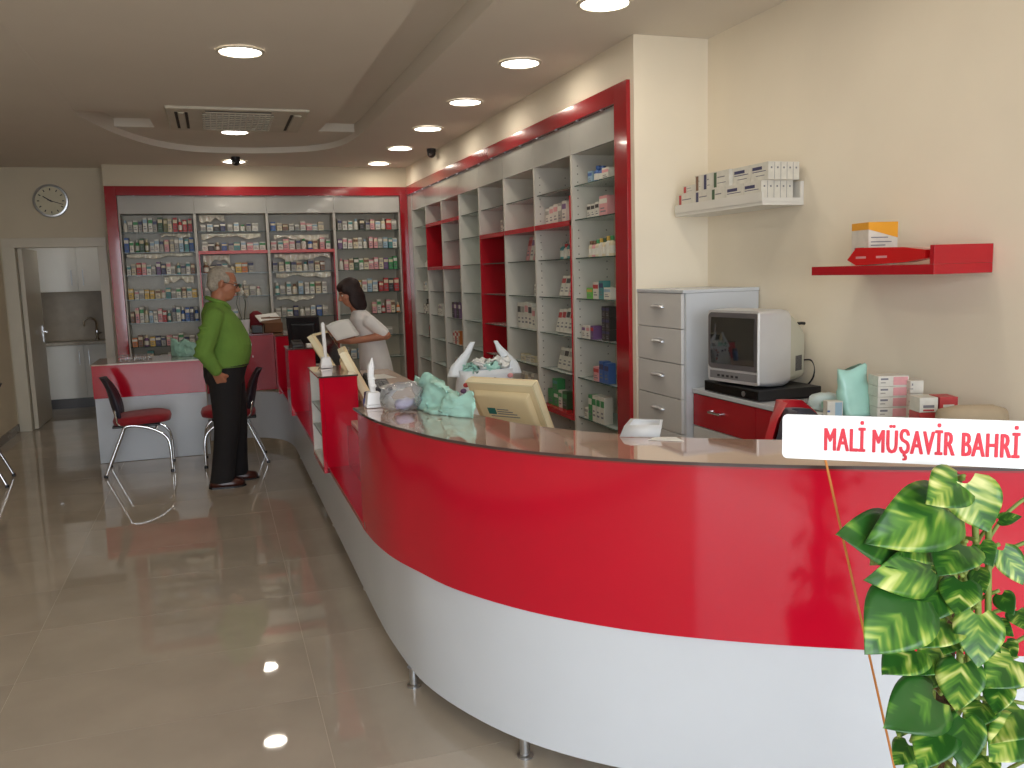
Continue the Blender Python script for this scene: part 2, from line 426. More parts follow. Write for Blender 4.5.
va = thing('ceiling_vent', 'flat white ceiling vent near the left wall', 'vent', (-1.7, 6.67, ZC - 0.012))
ex.build('frame', ACW, va, bevel=0.003)
for k in range(5): MB().box(-1.92, 6.58 + k * 0.04, ZC - 0.016, -1.48, 6.60 + k * 0.04, ZC - 0.010).build('slat', ACW, va)

# wall clock
ck = thing('wall_clock', 'round silver-rimmed wall clock above the kitchenette doorway', 'clock', (-1.571, YB - 0.001, 2.427))
Mc = Matrix.Translation((-1.571, YB - 0.001, 2.427)) @ Matrix.Rotation(R(90), 4, 'X')
MB().lathe([(0.15, 0), (0.168, 0.004), (0.172, 0.02), (0.165, 0.034), (0.15, 0.036), (0.146, 0.02)], n=40, M=Mc, cap=False).build('rim', STEEL, ck, smooth=True)
MB().lathe([(0.150, 0.002), (0.150, 0.020)], n=40, M=Mc).build('face', mat('clock_face', (214, 206, 178), 0.5), ck)
for h in range(12):
    a = 2 * PI * h / 12
    M2 = Mc @ Matrix.Rotation(a, 4, 'Z')
    MB().box(-0.005, 0.108, 0.020, 0.005, 0.130, 0.022, M=M2).build('hour_mark', BLACK, ck)
MB().box(-0.005, -0.02, 0.024, 0.005, 0.085, 0.026, M=Mc @ Matrix.Rotation(R(57), 4, 'Z')).build('hour_hand', BLACK, ck)
MB().box(-0.0035, -0.03, 0.027, 0.0035, 0.122, 0.029, M=Mc @ Matrix.Rotation(R(-108), 4, 'Z')).build('minute_hand', BLACK, ck)
MB().lathe([(0.009, 0.02), (0.009, 0.031)], n=12, M=Mc).build('centre_pin', BLACK, ck)

# ================================================================= KITCHENETTE
def pull(mb, x, y, z0, z1): mb.tube([(x, y, z0), (x, y - 0.028, z0), (x, y - 0.028, z1), (x, y, z1)], 0.006, 6)
kb = thing('kitchen_base_cabinet', 'white two-door base cabinet under the kitchenette sink', 'cabinet', (-1.6, 12.2, 0))
MB().box(-2.24, 12.02, 0.13, -0.91, 12.34, 0.80).build('body', WHITE_M, kb)
MB().box(-2.24, 12.08, 0.0, -0.91, 12.12, 0.13).build('plinth', BASEB, kb)
for a, b, hx in ((-2.23, -1.605, -1.655), (-1.595, -0.95, -1.545)):
    dd = MB().box(a, 11.998, 0.135, b, 12.02, 0.795).build('door', WHITE_M, kb, bevel=0.002)
    h = MB(); pull(h, hx, 11.998, 0.56, 0.72); h.build('handle', STEEL, dd, smooth=True)
MB().box(-2.245, 11.96, 0.801, -0.905, 12.345, 0.84).build('kitchen_worktop', mat('kitchen_stone', (150, 138, 118), 0.3, var=0.15, scale=25))
tag(bpy.data.objects['kitchen_worktop'], 'beige stone kitchenette worktop over white base cabinet', 'worktop')
ku = thing('kitchen_wall_cabinet', 'white two-door wall cabinet above the kitchenette splashback', 'cabinet', (-1.6, 12.2, 1.46))
MB().box(-2.245, 12.03, 1.46, -0.905, 12.345, 2.2).build('body', WHITE_M, ku)
for a, b, hx in ((-2.24, -1.605, -1.665), (-1.595, -0.91, -1.535)):
    dd = MB().box(a, 12.008, 1.462, b, 12.03, 2.195).build('door', WHITE_M, ku, bevel=0.002)
    h = MB(); pull(h, hx, 12.008, 1.54, 1.72); h.build('handle', STEEL, dd, smooth=True)
fa = thing('kitchen_faucet', 'curved chrome swan-neck tap on the kitchenette worktop', 'tap', (-1.46, 12.2, 0.841))
kitchen_fill = thing('ceiling_downlight', 'added unseen downlight brightening the kitchenette behind the doorway', 'ceiling light', (-1.5, 11.4, 2.45))  # unseen lamp, added to brighten the dark kitchenette
MB().lathe([(0.11, -0.004), (0.11, -0.012), (0.09, -0.012)], (-1.5, 11.4, 2.45), 24, cap=False).build('rim', TRIMW, kitchen_fill, smooth=True)
MB().lathe([(0.092, -0.009), (0.092, -0.003)], (-1.5, 11.4, 2.45), 24).build('diffuser', LAMP, kitchen_fill)
ld = bpy.data.lights.new('downlight_lamp', 'AREA'); ld.shape = 'DISK'; ld.size = 0.18; ld.energy = 0.9; ld.color = (1.0, 0.92, 0.80)
lo = bpy.data.objects.new('downlight_lamp', ld); COL.objects.link(lo); lo.parent = kitchen_fill; lo.location = (0, 0, -0.02)
MB().lathe([(0.028, 0), (0.026, 0.02), (0.018, 0.03), (0.018, 0.12)], (-1.46, 12.2, 0.841), 14).build('base', CHROME, fa, smooth=True)
MB().tube([(-1.46, 12.2, 0.95)] + [(-1.46 - 0.07 + 0.07 * math.cos(t), 12.2 - 0.02 * (t / PI), 1.05 + 0.07 * math.sin(t)) for t in [PI * k / 8 for k in range(9)]] + [(-1.60, 12.18, 1.02)], 0.011).build('spout', CHROME, fa, smooth=True)
MB().tube([(-1.46, 12.19, 0.92), (-1.40, 12.17, 0.93)], 0.008).build('lever', CHROME, fa, smooth=True)

# ================================================================= SHELVING
LEV = [2.077, 1.867, 1.626, 1.370, 1.118, 0.862, 0.603]
HDR0, HDR1 = 2.268, 2.453
ORD = ['first', 'second', 'third', 'fourth', 'fifth', 'sixth', 'seventh', 'eighth', 'ninth', 'tenth', 'eleventh', 'twelfth', 'thirteenth', 'fourteenth', 'fifteenth', 'sixteenth']
BACKP = mat('shelf_back_panel', (188, 178, 158), 0.3, var=0.03)
PINM = mat('shelf_pin_hole', (120, 116, 108), 0.6)
def bay(axis, a, b, label, group, D=0.30, levels=LEV, red_levels=(), red_side=None, red_side_z=(0, 0), back=BACKP, pins=False):
    """one bay of shelving; a..b runs along the wall, depth goes into the wall. axis 'x': rear wall run, 'y': right wall run"""
    def bx(mb, u0, u1, d0, d1, z0, z1, mi=0):
        if axis == 'x': mb.box(u0, YS + d0, z0, u1, YS + d1, z1, mi)
        else: mb.box(XS + d0, u0, z0, XS + d1, u1, z1, mi)
        return mb
    loc = ((a + b) / 2, YS + D / 2, 0) if axis == 'x' else (XS + D / 2, (a + b) / 2, 0)
    t = thing('shelving_bay', label, 'shelf unit', loc, group=group)
    th = 0.012
    bx(MB(), a, a + th, 0.006, D, 0.02, HDR1).build('side_panel', SHELFW, t)
    bx(MB(), b - th, b, 0.006, D, 0.02, HDR1).build('side_panel', SHELFW, t)
    bx(MB(), a + th, b - th, D - 0.01, D, 0.02, HDR1).build('back_panel', back, t)
    bx(MB(), a + 0.001, b - 0.001, 0.004, 0.024, HDR0, HDR1).build('header_panel', GREYW, t)
    bx(MB(), a + th, b - th, 0.024, D - 0.01, HDR0, HDR0 + 0.014).build('top_board', SHELFW, t)
    bx(MB(), a + th, b - th, 0.006, D - 0.01, 0.0, 0.10).build('plinth', SHELFW, t)
    for z in levels:
        if z in red_levels:
            bx(MB(), a + th, b - th, 0.0, D - 0.012, z - 0.034, z).build('red_shelf', RED_LIT if axis == 'x' else RED_D, t)
        else:
            g = bx(MB(), a + th, b - th, 0.026, D - 0.012, z - 0.007, z).build('glass_shelf', GLASS, t)
            bx(MB(), a + th, b - th, 0.0225, 0.026, z - 0.007, z).build('glass_edge', GEDGE, g)
    if red_side:
        for sd in red_side:
            u0, u1 = (a + th, a + th + 0.014) if sd == 'a' else (b - th - 0.014, b - th)
            bx(MB(), u0, u1, 0.0, D - 0.012, *red_side_z).build('red_side_board', RED_D, t)
    if pins:
        ph = MB()
        for z10 in range(7, 45):
            z = z10 * 0.05
            if z > 2.25 or any(abs(z - L) < 0.02 for L in levels): continue
            for d in (0.045, D - 0.06):
                if axis == 'y': bx(ph, b - th - 0.0012, b - th + 0.0005, d - 0.004, d + 0.004, z - 0.004, z + 0.004)
        tag(ph.build('pin_holes', PINM, t), kind='stuff')
    return t
BX = [-0.905, -0.155, 0.595, 1.327, 2.078]
bx_names = ['leftmost', 'second', 'third', 'rightmost']
for i in range(4):
    inner = i in (1, 2)
    bay('x', BX[i] + 0.001, BX[i + 1] - 0.001, ['leftmost bay of rear shelving, densely packed with colourful cartons', 'rear shelving bay behind the man in green with red inner frame, shelf coloured spotlit',
        'rear shelving bay right of the man with red shelf coloured spotlit across it', 'rightmost bay of rear shelving behind the woman in white'][i], 'rear pharmacy shelving bays',
        red_levels=(1.867,) if inner else (), red_side=('a',) if i == 1 else (('b',) if i == 2 else None), red_side_z=(0.6, 1.833))
BY = [4.520, 5.195, 5.875, 6.560, 7.240, 7.885, 8.540, 9.215, 9.86]
ynames = ['nearest bay of the long right shelving beside the cream wall end', 'second bay from the camera of the long right shelving with red shelf', 'third bay from the camera of the long right shelving',
          'fourth bay from the camera, its inside red, in the right shelving', 'fifth bay from the camera, mostly empty white, of the right shelving', 'sixth bay from the camera, right half of the small red niche frame',
          'seventh bay from the camera, with the small red niche side', 'farthest bay of the right shelving next to the rear corner post']
for i in range(8):
    kw = dict(pins=i < 2)
    if i == 1: kw.update(red_levels=(1.867, 0.603), red_side='a', red_side_z=(0.603, 2.02))
    if i == 2: kw.update(red_levels=(1.867, 0.603))
    if i == 3: kw.update(red_levels=(1.867, 0.603), red_side='b', red_side_z=(0.603, 1.833))
    if i == 5: kw.update(red_levels=(2.077, 1.626))
    if i == 6: kw.update(levels=[2.077, 1.626, 1.370, 1.118, 0.862, 0.603], red_levels=(2.077, 1.626), red_side='b', red_side_z=(1.626, 2.043))
    bay('y', BY[i] + 0.001, BY[i + 1] - 0.001, ynames[i], 'long right shelving bays', **kw)
# red surround frames
fr = thing('shelving_surround', 'glossy red frame around the rear shelving wall', 'frame', (0.53, YS, 0))
MB().box(-1.02, YS - 0.022, 0, -0.908, YS + 0.30, ZS).build('left_post', REDF, fr, bevel=0.002)
MB().box(2.081, YS - 0.022, 0, 2.168, YS + 0.02, ZS).build('right_post', REDF, fr, bevel=0.002)
MB().box(-0.908, YS - 0.022, 2.455, 2.081, YS + 0.02, ZS).build('top_rail', REDF, fr, bevel=0.002)
for i in range(8):
    MB().box(-0.75 + i * 0.36, YS - 0.02, 2.447, -0.735 + i * 0.36, YS - 0.006, 2.456).build('rail_clip', STEEL, fr)
f2 = thing('shelving_surround', 'glossy red frame around the long right-hand shelving', 'frame', (XS, 7.1, 0))
MB().box(XS - 0.022, 4.346, 0, XS + 0.02, 4.505, ZS).build('near_post', REDF, f2, bevel=0.002)
MB().box(XS + 0.02, 4.346, 0, XS + 0.30, 4.516, ZS).build('near_infill', WHITE_M, f2)
MB().box(XS - 0.022, 4.505, 2.455, XS + 0.02, YS - 0.024, ZS).build('top_rail', REDF, f2, bevel=0.002)
MB().box(XS - 0.004, 9.862, 0, XS + 0.02, YS - 0.024, 2.454).build('corner_infill', GREYW, f2)
for i in range(15):
    MB().box(XS - 0.02, 4.68 + i * 0.35, 2.447, XS - 0.006, 4.695 + i * 0.35, 2.456).build('rail_clip', STEEL, f2)

# ================================================================= MEDICINES
PAL = {'white': (226, 224, 216), 'cream': (222, 208, 176), 'grey': (160, 158, 152), 'pink': (226, 150, 158), 'red': (186, 30, 36), 'orange': (214, 110, 40), 'yellow': (220, 176, 60),
       'olive': (112, 112, 52), 'green': (40, 140, 74), 'dark green': (34, 74, 44), 'teal': (60, 140, 144), 'light blue': (142, 180, 208), 'blue': (38, 84, 168), 'navy': (36, 40, 90), 'purple': (96, 60, 120),
       'brown': (116, 74, 50), 'black': (34, 32, 34), 'lime': (90, 196, 66)}
PM = {k: mat('carton_' + k.replace(' ', '_'), tuple(0.8 * q + 0.2 * m_ for q, m_ in zip(v, (176, 166, 146))), 0.45, var=0.08, scale=30) for k, v in PAL.items()}
INK = mat('print_grey', (120, 120, 128), 0.5)
_bm = {}
def carton_mesh(c, band):
    """unit carton with a printed band across the front, x width, y depth (front at -y), z height"""
    k = ('c', c, band)
    if k not in _bm:
        mb = MB().box(-0.5, -0.5, 0, 0.5, 0.5, 1, 0)
        mb.box(-0.5, -0.512, 0.62, 0.5, -0.5, 0.86, 1).box(-0.36, -0.508, 0.2, 0.3, -0.5, 0.27, 2).box(-0.36, -0.508, 0.36, 0.14, -0.5, 0.42, 2)
        me = mb.mesh('carton')
        for m in (PM[c], PM[band], INK): me.materials.append(m)
        for p, i in zip(me.polygons, mb.m): p.material_index = i
        _bm[k] = me
    return _bm[k]
def bottle_mesh(c, cap):
    k = ('b', c, cap)
    if k not in _bm:
        mb = MB().lathe([(0.46, 0), (0.5, 0.03), (0.5, 0.62), (0.42, 0.70), (0.24, 0.76), (0.24, 0.8)], n=14, mi=0)
        mb.lathe([(0.3, 0.78), (0.3, 0.98), (0.27, 1.0)], n=14, mi=1)
        mb.lathe([(0.508, 0.14), (0.508, 0.52)], n=14, mi=2, cap=False)
        me = mb.mesh('bottle')
        for m in (PM[c], PM[cap], PM['white']): me.materials.append(m)
        for p, i in zip(me.polygons, mb.m): p.material_index = i; p.use_smooth = True
        me.set_sharp_from_angle(angle=R(40))
        _bm[k] = me
    return _bm[k]
BANDS = {'white': ['light blue', 'pink', 'grey', 'green', 'teal'], 'grey': ['white', 'navy'], 'cream': ['brown', 'grey']}
nprod = 0
def product(kind, c, size, loc, rz, label, group, band=None, lean=0.0):
    global nprod
    nprod += 1
    if band is None: band = random.choice(BANDS.get(c, ['white', 'cream']))
    me = bottle_mesh(c, band) if kind == 'medicine_bottle' else carton_mesh(c, band)
    o = bpy.data.objects.new(kind, me); COL.objects.link(o)
    w, d, h = size
    o.matrix_world = Matrix.Translation(loc) @ Matrix.Rotation(rz, 4, 'Z') @ Matrix.Rotation(lean, 4, 'X') @ Matrix.Diagonal((w, d, h, 1))
    return tag(o, label, 'bottle' if kind == 'medicine_bottle' else 'medicine box', group)

# rear wall: colours read left to right along each row
A = {'w': 'white', 'c': 'cream', 'g': 'grey', 'p': 'pink', 'r': 'red', 'o': 'orange', 'y': 'yellow', 'O': 'olive', 'G': 'green', 'D': 'dark green', 't': 'teal', 'l': 'light blue', 'b': 'blue', 'n': 'navy', 'u': 'purple', 'B': 'brown', 'k': 'black', 'L': 'lime'}
ROWS = {  # bay -> row -> (codes, base height)
 0: [('wgwgwwgDOcrrrr', .15), ('bwGDOwwgpcgltb', .135), ('wcrpwgunwgtgwB', .125), ('ywgyycwtgwcwy', .105), ('Bpwclwprtgwbbnb', .15), ('oBuyngpwwgwg', .12), ('lttwgwc', .19)],
 1: [('gwkngwwgw', .085), ('wkBbgtwpww', .10), ('Bkgtcyog', .11), ('gwcwpwcgw', .12), ('wgwuw', .12)],
 2: [('bcBwgwpwc', .09), ('wwpwgwbcpw', .115), ('gcwgcwgcB', .12), ('tgwclwwcw', .13), ('wgwnwgwbg', .11)],
 3: [('gwwwkgpwcrg', .115), ('uwwcwwppgltw', .12), ('wpcDwcppcuGG', .135), ('wpcywlwrrkr', .14), ('pwrpco', .14), ('wwg', .10), ('gwl', .14)],
}
rowname = ['top row', 'second row', 'third row', 'fourth row', 'fifth row', 'sixth row', 'bottom visible row']
bayname = ['leftmost rear bay', 'rear bay behind the man', 'third rear bay', 'rightmost rear bay']
for bi, rows in ROWS.items():
    a, b = BX[bi] + 0.03, BX[bi + 1] - 0.03
    if bi == 1: a += 0.02
    if bi == 2: b -= 0.02
    for ri, (codes, hb) in enumerate(rows):
        z = LEV[ri] + 0.0008
        n = len(codes); pitch = (b - a) / max(n, 10 if not (bi == 3 and ri > 3) else 9)
        x = a + (0.36 if (bi == 3 and ri in (4, 5)) else 0.0)
        if bi == 3 and ri == 3: x = a
        pitch = min(pitch, (b - x) / n)
        top_gap = (HDR0 if ri == 0 else LEV[ri - 1] - 0.04) - z
        for k, ch in enumerate(codes):
            w = pitch * random.uniform(0.72, 0.93)
            h = min(hb * random.uniform(0.78, 1.12), top_gap - 0.012)
            d = random.uniform(0.05, 0.11)
            kind = 'medicine_box'
            if random.random() < 0.14 and ch not in 'kgn': kind = 'medicine_bottle'; d = w = min(w, 0.055)
            c = A[ch]
            noun = 'bottle' if kind == 'medicine_bottle' else 'carton'
            product(kind, c, (w, d, h), (x + pitch / 2 + random.uniform(-1, 1) * (pitch - w) * 0.4, YS + 0.035 + d / 2 + random.uniform(0, 0.03), z), 0.0,
                    f'{c} {noun}, {ORD[k]} from the left on the {rowname[ri]}, {bayname[bi]}', f'medicines on the {rowname[ri]} of the {bayname[bi]}')
            x += pitch

# right wall: sparse stock, seen at a slant (front of a carton faces the aisle, -x)
yb = ['nearest right-hand bay', 'second right-hand bay', 'third right-hand bay', 'red fourth right-hand bay', 'fifth right-hand bay', 'sixth right-hand bay', 'seventh right-hand bay', 'farthest right-hand bay']
rn = {0: 'top shelf', 1: 'second shelf down', 2: 'third shelf down', 3: 'fourth shelf down', 4: 'fifth shelf down', 5: 'sixth shelf down', 6: 'lowest shelf in view'}
def rstock(bi, ri, items, y0=None, step=None, dx=0.10, lean=0.0, z=None, tag2=''):
    """items: list of (code, kind, w, d, h, band) laid from the far side towards the camera"""
    zz = (LEV[ri] if z is None else z) + 0.0008
    y = y0 if y0 is not None else BY[bi + 1] - 0.12
    if bi == 0 and not tag2: y += 0.10; dx = max(0.03, dx - 0.03)
    if bi == 1 and y < 5.7: y += 0.09
    if bi == 2 and y < 6.45: y += 0.05
    for k, it in enumerate(items):
        c, kd, w, d, h = it[:5]; band = A[it[5]] if len(it) > 5 else None
        kind = 'medicine_bottle' if kd == 'b' else 'medicine_box'
        noun = 'bottle' if kd == 'b' else ('leaning pack' if lean else 'carton')
        y -= w / 2
        lz = zz + (math.sin(lean) * d / 2 if lean else 0)
        product(kind, A[c], (w, d, h), (XS + dx + d / 2, y, lz), R(-90), f'{A[c]} {noun}, {ORD[k]} from far end, {rn[ri]}{tag2}, {yb[bi]}', f'stock on the {rn[ri]} of the {yb[bi]}', band, -lean)
        y -= w / 2 + (step if step is not None else 0.012)
rstock(0, 0, [('l', 'c', .06, .05, .075, 'b'), ('b', 'b', .06, .06, .10, 'b'), ('b', 'b', .055, .055, .09, 'b'), ('w', 'c', .09, .06, .07, 'p')], y0=4.98, dx=.10)
rstock(0, 1, [('w', 'c', .05, .05, .085, 'k'), ('w', 'c', .05, .05, .085, 'k'), ('w', 'c', .05, .05, .09, 'k'), ('p', 'c', .11, .06, .12, 'w')], y0=5.00, dx=.10)
rstock(0, 2, [('c', 'b', .042, .042, .10, 'B'), ('p', 'b', .042, .042, .10, 'B'), ('c', 'b', .042, .042, .105, 'G'), ('w', 'b', .042, .042, .11, 'y'), ('c', 'b', .042, .042, .11, 'D'), ('w', 'b', .042, .042, .12, 'y'), ('c', 'b', .042, .042, .12, 'G')], y0=4.98, dx=.09, step=.008)
rstock(0, 3, [('L', 'c', .085, .06, .065, 'y'), ('w', 'c', .075, .07, .10, 'r'), ('t', 'c', .06, .05, .11, 'n'), ('w', 'c', .09, .05, .07, 'l')], y0=4.98, dx=.08)
rstock(0, 4, [('w', 'c', .05, .05, .08, 'u'), ('w', 'c', .05, .05, .08, 'p'), ('u', 'c', .045, .06, .085, 'r')], y0=5.02, dx=.05, step=.016)
for s_ in range(3):
    rstock(0, 4, [('k', 'c', .05, .06, .068, 'n')] * 2, y0=4.86, dx=.05, z=LEV[4] + s_ * 0.07, step=.006, tag2=[', stack bottom', ', stack middle', ', stack top'][s_])
rstock(0, 5, [('p', 'c', .075, .05, .09, 'r'), ('b', 'c', .06, .05, .13, 'n'), ('b', 'c', .06, .05, .125, 'n')], y0=4.85, dx=.06)
rstock(0, 6, [('w', 'c', .05, .04, .07, 'g'), ('G', 'c', .05, .06, .16, 'w'), ('w', 'c', .05, .06, .165, 'G'), ('w', 'c', .05, .06, .165, 'G'), ('w', 'c', .05, .06, .165, 'G')], y0=5.0, dx=.06)
rstock(1, 0, [('k', 'c', .03, .03, .05, 'w'), ('k', 'c', .03, .03, .05, 'w'), ('k', 'c', .03, .03, .055, 'w'), ('r', 'c', .03, .03, .05, 'w')], y0=5.48, dx=.16)
rstock(1, 1, [('w', 'c', .065, .05, .11), ('w', 'c', .065, .05, .12, 'p'), ('w', 'c', .07, .05, .13, 'p'), ('g', 'c', .06, .05, .13), ('w', 'c', .07, .05, .14, 'u')], y0=5.80, dx=.06)
rstock(1, 2, [('t', 'b', .05, .05, .11, 'g'), ('w', 'b', .05, .05, .10, 'r'), ('t', 'b', .05, .05, .12, 'g'), ('g', 'b', .05, .05, .12, 'r')], y0=5.52, dx=.08)
rstock(1, 3, [('w', 'c', .07, .03, .14, 'r'), ('w', 'c', .07, .03, .14, 'k'), ('p', 'c', .07, .03, .14, 'r')], y0=5.56, dx=.09, lean=R(14))
rstock(1, 4, [('w', 'c', .06, .03, .16, 'r'), ('w', 'c', .06, .03, .165, 'r'), ('w', 'c', .06, .03, .17, 'k'), ('w', 'c', .06, .03, .165, 'r')], y0=5.62, dx=.08, lean=R(14))
rstock(1, 5, [('w', 'c', .07, .03, .15, 'g'), ('w', 'c', .07, .03, .15, 'k'), ('w', 'c', .07, .03, .15, 'g')], y0=5.60, dx=.08, lean=R(14))
rstock(1, 6, [('G', 'c', .10, .07, .11, 'G'), ('G', 'c', .075, .06, .10, 'w'), ('w', 'c', .06, .05, .12, 'G'), ('D', 'c', .08, .06, .12, 'G')], y0=5.80, dx=.05)
rstock(1, 6, [('G', 'c', .09, .06, .09, 't')], y0=5.62, dx=.05, z=LEV[6] + 0.101, tag2=', stacked on top')
rstock(2, 2, [('p', 'c', .07, .03, .18, 'r'), ('w', 'c', .07, .03, .18, 'u'), ('p', 'c', .07, .03, .17, 'g')], y0=6.30, dx=.10, lean=R(12))
rstock(2, 3, [('w', 'c', .06, .05, .08, 'g'), ('w', 'c', .06, .05, .08, 'p'), ('w', 'c', .06, .05, .08, 'g')], y0=6.18, dx=.12)
rstock(2, 4, [('w', 'c', .07, .05, .19, 'k'), ('w', 'c', .07, .05, .19, 'g'), ('w', 'c', .07, .05, .20, 'p'), ('w', 'c', .07, .05, .19, 'k'), ('w', 'c', .06, .05, .16, 'p')], y0=6.48, dx=.07)
rstock(2, 5, [('c', 'c', .10, .05, .05, 'w'), ('w', 'c', .10, .05, .04, 'g'), ('c', 'c', .09, .05, .045, 'g')], y0=6.46, dx=.08)
rstock(2, 6, [('w', 'c', .06, .05, .17, 'g'), ('w', 'c', .06, .05, .17, 'c'), ('g', 'c', .06, .05, .16, 'w'), ('w', 'c', .06, .05, .17, 'g')], y0=6.40, dx=.08)
rstock(3, 1, [('w', 'c', .05, .05, .11, 'g'), ('k', 'c', .05, .05, .06, 'w'), ('w', 'c', .05, .05, .06, 'k'), ('k', 'c', .05, .05, .06, 'w')], y0=7.0, dx=.12)
rstock(3, 2, [('w', 'c', .10, .05, .12, 'g'), ('w', 'c', .10, .05, .14, 't')], y0=6.86, dx=.10, lean=R(12))
rstock(3, 4, [('y', 'c', .08, .05, .10, 'B'), ('y', 'c', .08, .05, .13, 'k')], y0=6.84, dx=.12)
rstock(3, 5, [('p', 'c', .09, .05, .10, 'r')], y0=6.80, dx=.12)
rstock(4, 3, [('l', 'c', .09, .02, .09, 'u')], y0=7.46, dx=.16)
rstock(5, 4, [('k', 'c', .07, .05, .15, 'u'), ('u', 'c', .07, .05, .15, 'w'), ('k', 'c', .07, .05, .15, 'u'), ('u', 'c', .07, .05, .15, 'w')], y0=8.42, dx=.05)
rstock(5, 5, [('w', 'c', .06, .05, .12, 'r'), ('r', 'c', .05, .05, .12, 'w'), ('w', 'c', .06, .05, .13, 'r'), ('o', 'c', .05, .05, .13, 'w')], y0=8.42, dx=.05)
rstock(5, 3, [('g', 'c', .16, .03, .15, 'w')], y0=8.25, dx=.10)
rstock(5, 6, [('w', 'c', .08, .05, .12, 'p'), ('g', 'c', .08, .05, .13, 'w')], y0=8.35, dx=.05)
rstock(6, 4, [('w', 'c', .05, .05, .11, 'g'), ('w', 'c', .05, .05, .12, 'u'), ('w', 'c', .06, .05, .11, 'g')], y0=9.0, dx=.05)
rstock(7, 2, [('w', 'b', .05, .05, .07, 'k'), ('w', 'b', .05, .05, .10, 'k')], y0=9.55, dx=.05)
rstock(7, 4, [('w', 'c', .06, .05, .10, 'g'), ('k', 'b', .06, .06, .16, 'k'), ('w', 'c', .06, .05, .10, 'g')], y0=9.66, dx=.05)
rstock(7, 3, [('w', 'c', .06, .05, .09, 'g'), ('w', 'c', .06, .05, .10, 'l')], y0=9.62, dx=.05)
rstock(7, 5, [('B', 'c', .05, .05, .13, 'r'), ('u', 'c', .05, .05, .12, 'w')], y0=9.45, dx=.05)
def crumple(mb_dims, seed, amp, n=9):
    """crumpled pillow: returns MB centred on the origin, resting on z=0"""
    lx, ly, lz = mb_dims; vs = []; fs = []
    for j in range(n + 1):
        for i in range(2 * n):
            a = 2 * PI * i / (2 * n); t = -1 + 2 * j / n
            pr = (1 - abs(t) ** 2.6) ** 0.5 if abs(t) < 1 else 0.02
            p = Vector((t * lx / 2, math.copysign(abs(math.cos(a)) ** 0.7, math.cos(a)) * pr * ly / 2, lz / 2 + math.copysign(abs(math.sin(a)) ** 0.7, math.sin(a)) * max(pr, 0.12) * lz / 2))
            nn = mnoise.noise_vector(p * (6.5 / max(lx, 0.12)) + Vector((seed * 3.1, seed, 0))) * amp + mnoise.noise_vector(p * (17 / max(lx, 0.12)) + Vector((seed, 0, seed * 2.0))) * amp * 0.5
            p += nn; p.z = max(p.z, 0.0); vs.append(p)
    for j in range(n):
        for i in range(2 * n):
            k = (i + 1) % (2 * n); fs.append((j * 2 * n + i, j * 2 * n + k, (j + 1) * 2 * n + k, (j + 1) * 2 * n + i))
    fs.append(tuple(range(2 * n))[::-1]); fs.append(tuple(n * 2 * n + i for i in range(2 * n)))
    mb = MB(); mb.add(vs, fs); return mb
def placed(mb, M):
    mb.v = [tuple(M @ Vector(v)) for v in mb.v]; return mb
# sagging crinkled film hung along the top of some rear rows
WF = mat('white_crinkled_film', (236, 230, 214), 0.2, var=0.05, coat=0.5)
for k, (x, z, w, hh, lb) in enumerate([(0.02, 2.255, .26, .085, 'crinkled white film at the left of the top row, bay behind the man'), (0.21, 2.05, .62, .055, 'long crinkled white film over the second row, bay behind the man'),
        (0.96, 2.03, .60, .065, 'long crinkled white film over the second row, third rear bay'), (0.96, 1.822, .62, .085, 'crinkled white film under the spotlit-coloured red shelf, third rear bay'), (0.04, 1.822, .28, .10, 'crinkled white film under the spotlit-coloured red shelf, bay behind the man'),
        (0.96, 1.61, .60, .06, 'crinkled white film over the fourth row, third rear bay'), (0.86, 1.35, .42, .06, 'crinkled white film over the fifth row, third rear bay'),
        (-0.53, 1.85, .66, .05, 'long crinkled white film over the third row, leftmost rear bay'), (-0.36, 1.61, .30, .09, 'crinkled white film sheet at the right over the fourth row, leftmost rear bay'), (-0.36, 2.06, .30, .045, 'crinkled white film over the second row, leftmost rear bay')]):
    vs = []; fs = []; nn_ = 26
    for side in (0, 1):
        for j in range(6):
            for i in range(nn_ + 1):
                u = i / nn_; v = j / 5
                sag = hh * (0.75 + 0.25 * math.sin(u * 7 + k * 1.7) + 0.15 * math.sin(u * 17 + k)) 
                p = Vector((x - w / 2 + w * u, YS + 0.06 + side * 0.0015, z - sag * v))
                q = mnoise.noise_vector(Vector((u * w * 28, v * 2.2, k * 3.0))); p.y += q.x * 0.016 + 0.009 * math.sin(u * 60 * w); p.z += q.y * 0.006 * v
                vs.append(p)
    K = 6 * (nn_ + 1); W = nn_ + 1
    for j in range(5):
        for i in range(nn_):
            a = j * W + i; fs += [(a, a + W, a + W + 1, a + 1), (K + a, K + a + 1, K + a + W + 1, K + a + W)]
    for i in range(nn_): fs += [(i, i + 1, K + i + 1, K + i), (5 * W + i, K + 5 * W + i, K + 5 * W + i + 1, 5 * W + i + 1)]
    for j in range(5): fs += [(j * W, K + j * W, K + j * W + W, j * W + W), (j * W + nn_, j * W + W + nn_, K + j * W + W + nn_, K + j * W + nn_)]
    o = MB().add(vs, fs).build('film_sheet', WF, smooth='all')
    tag(o, lb, 'plastic film', 'film sheets in the rear shelves')

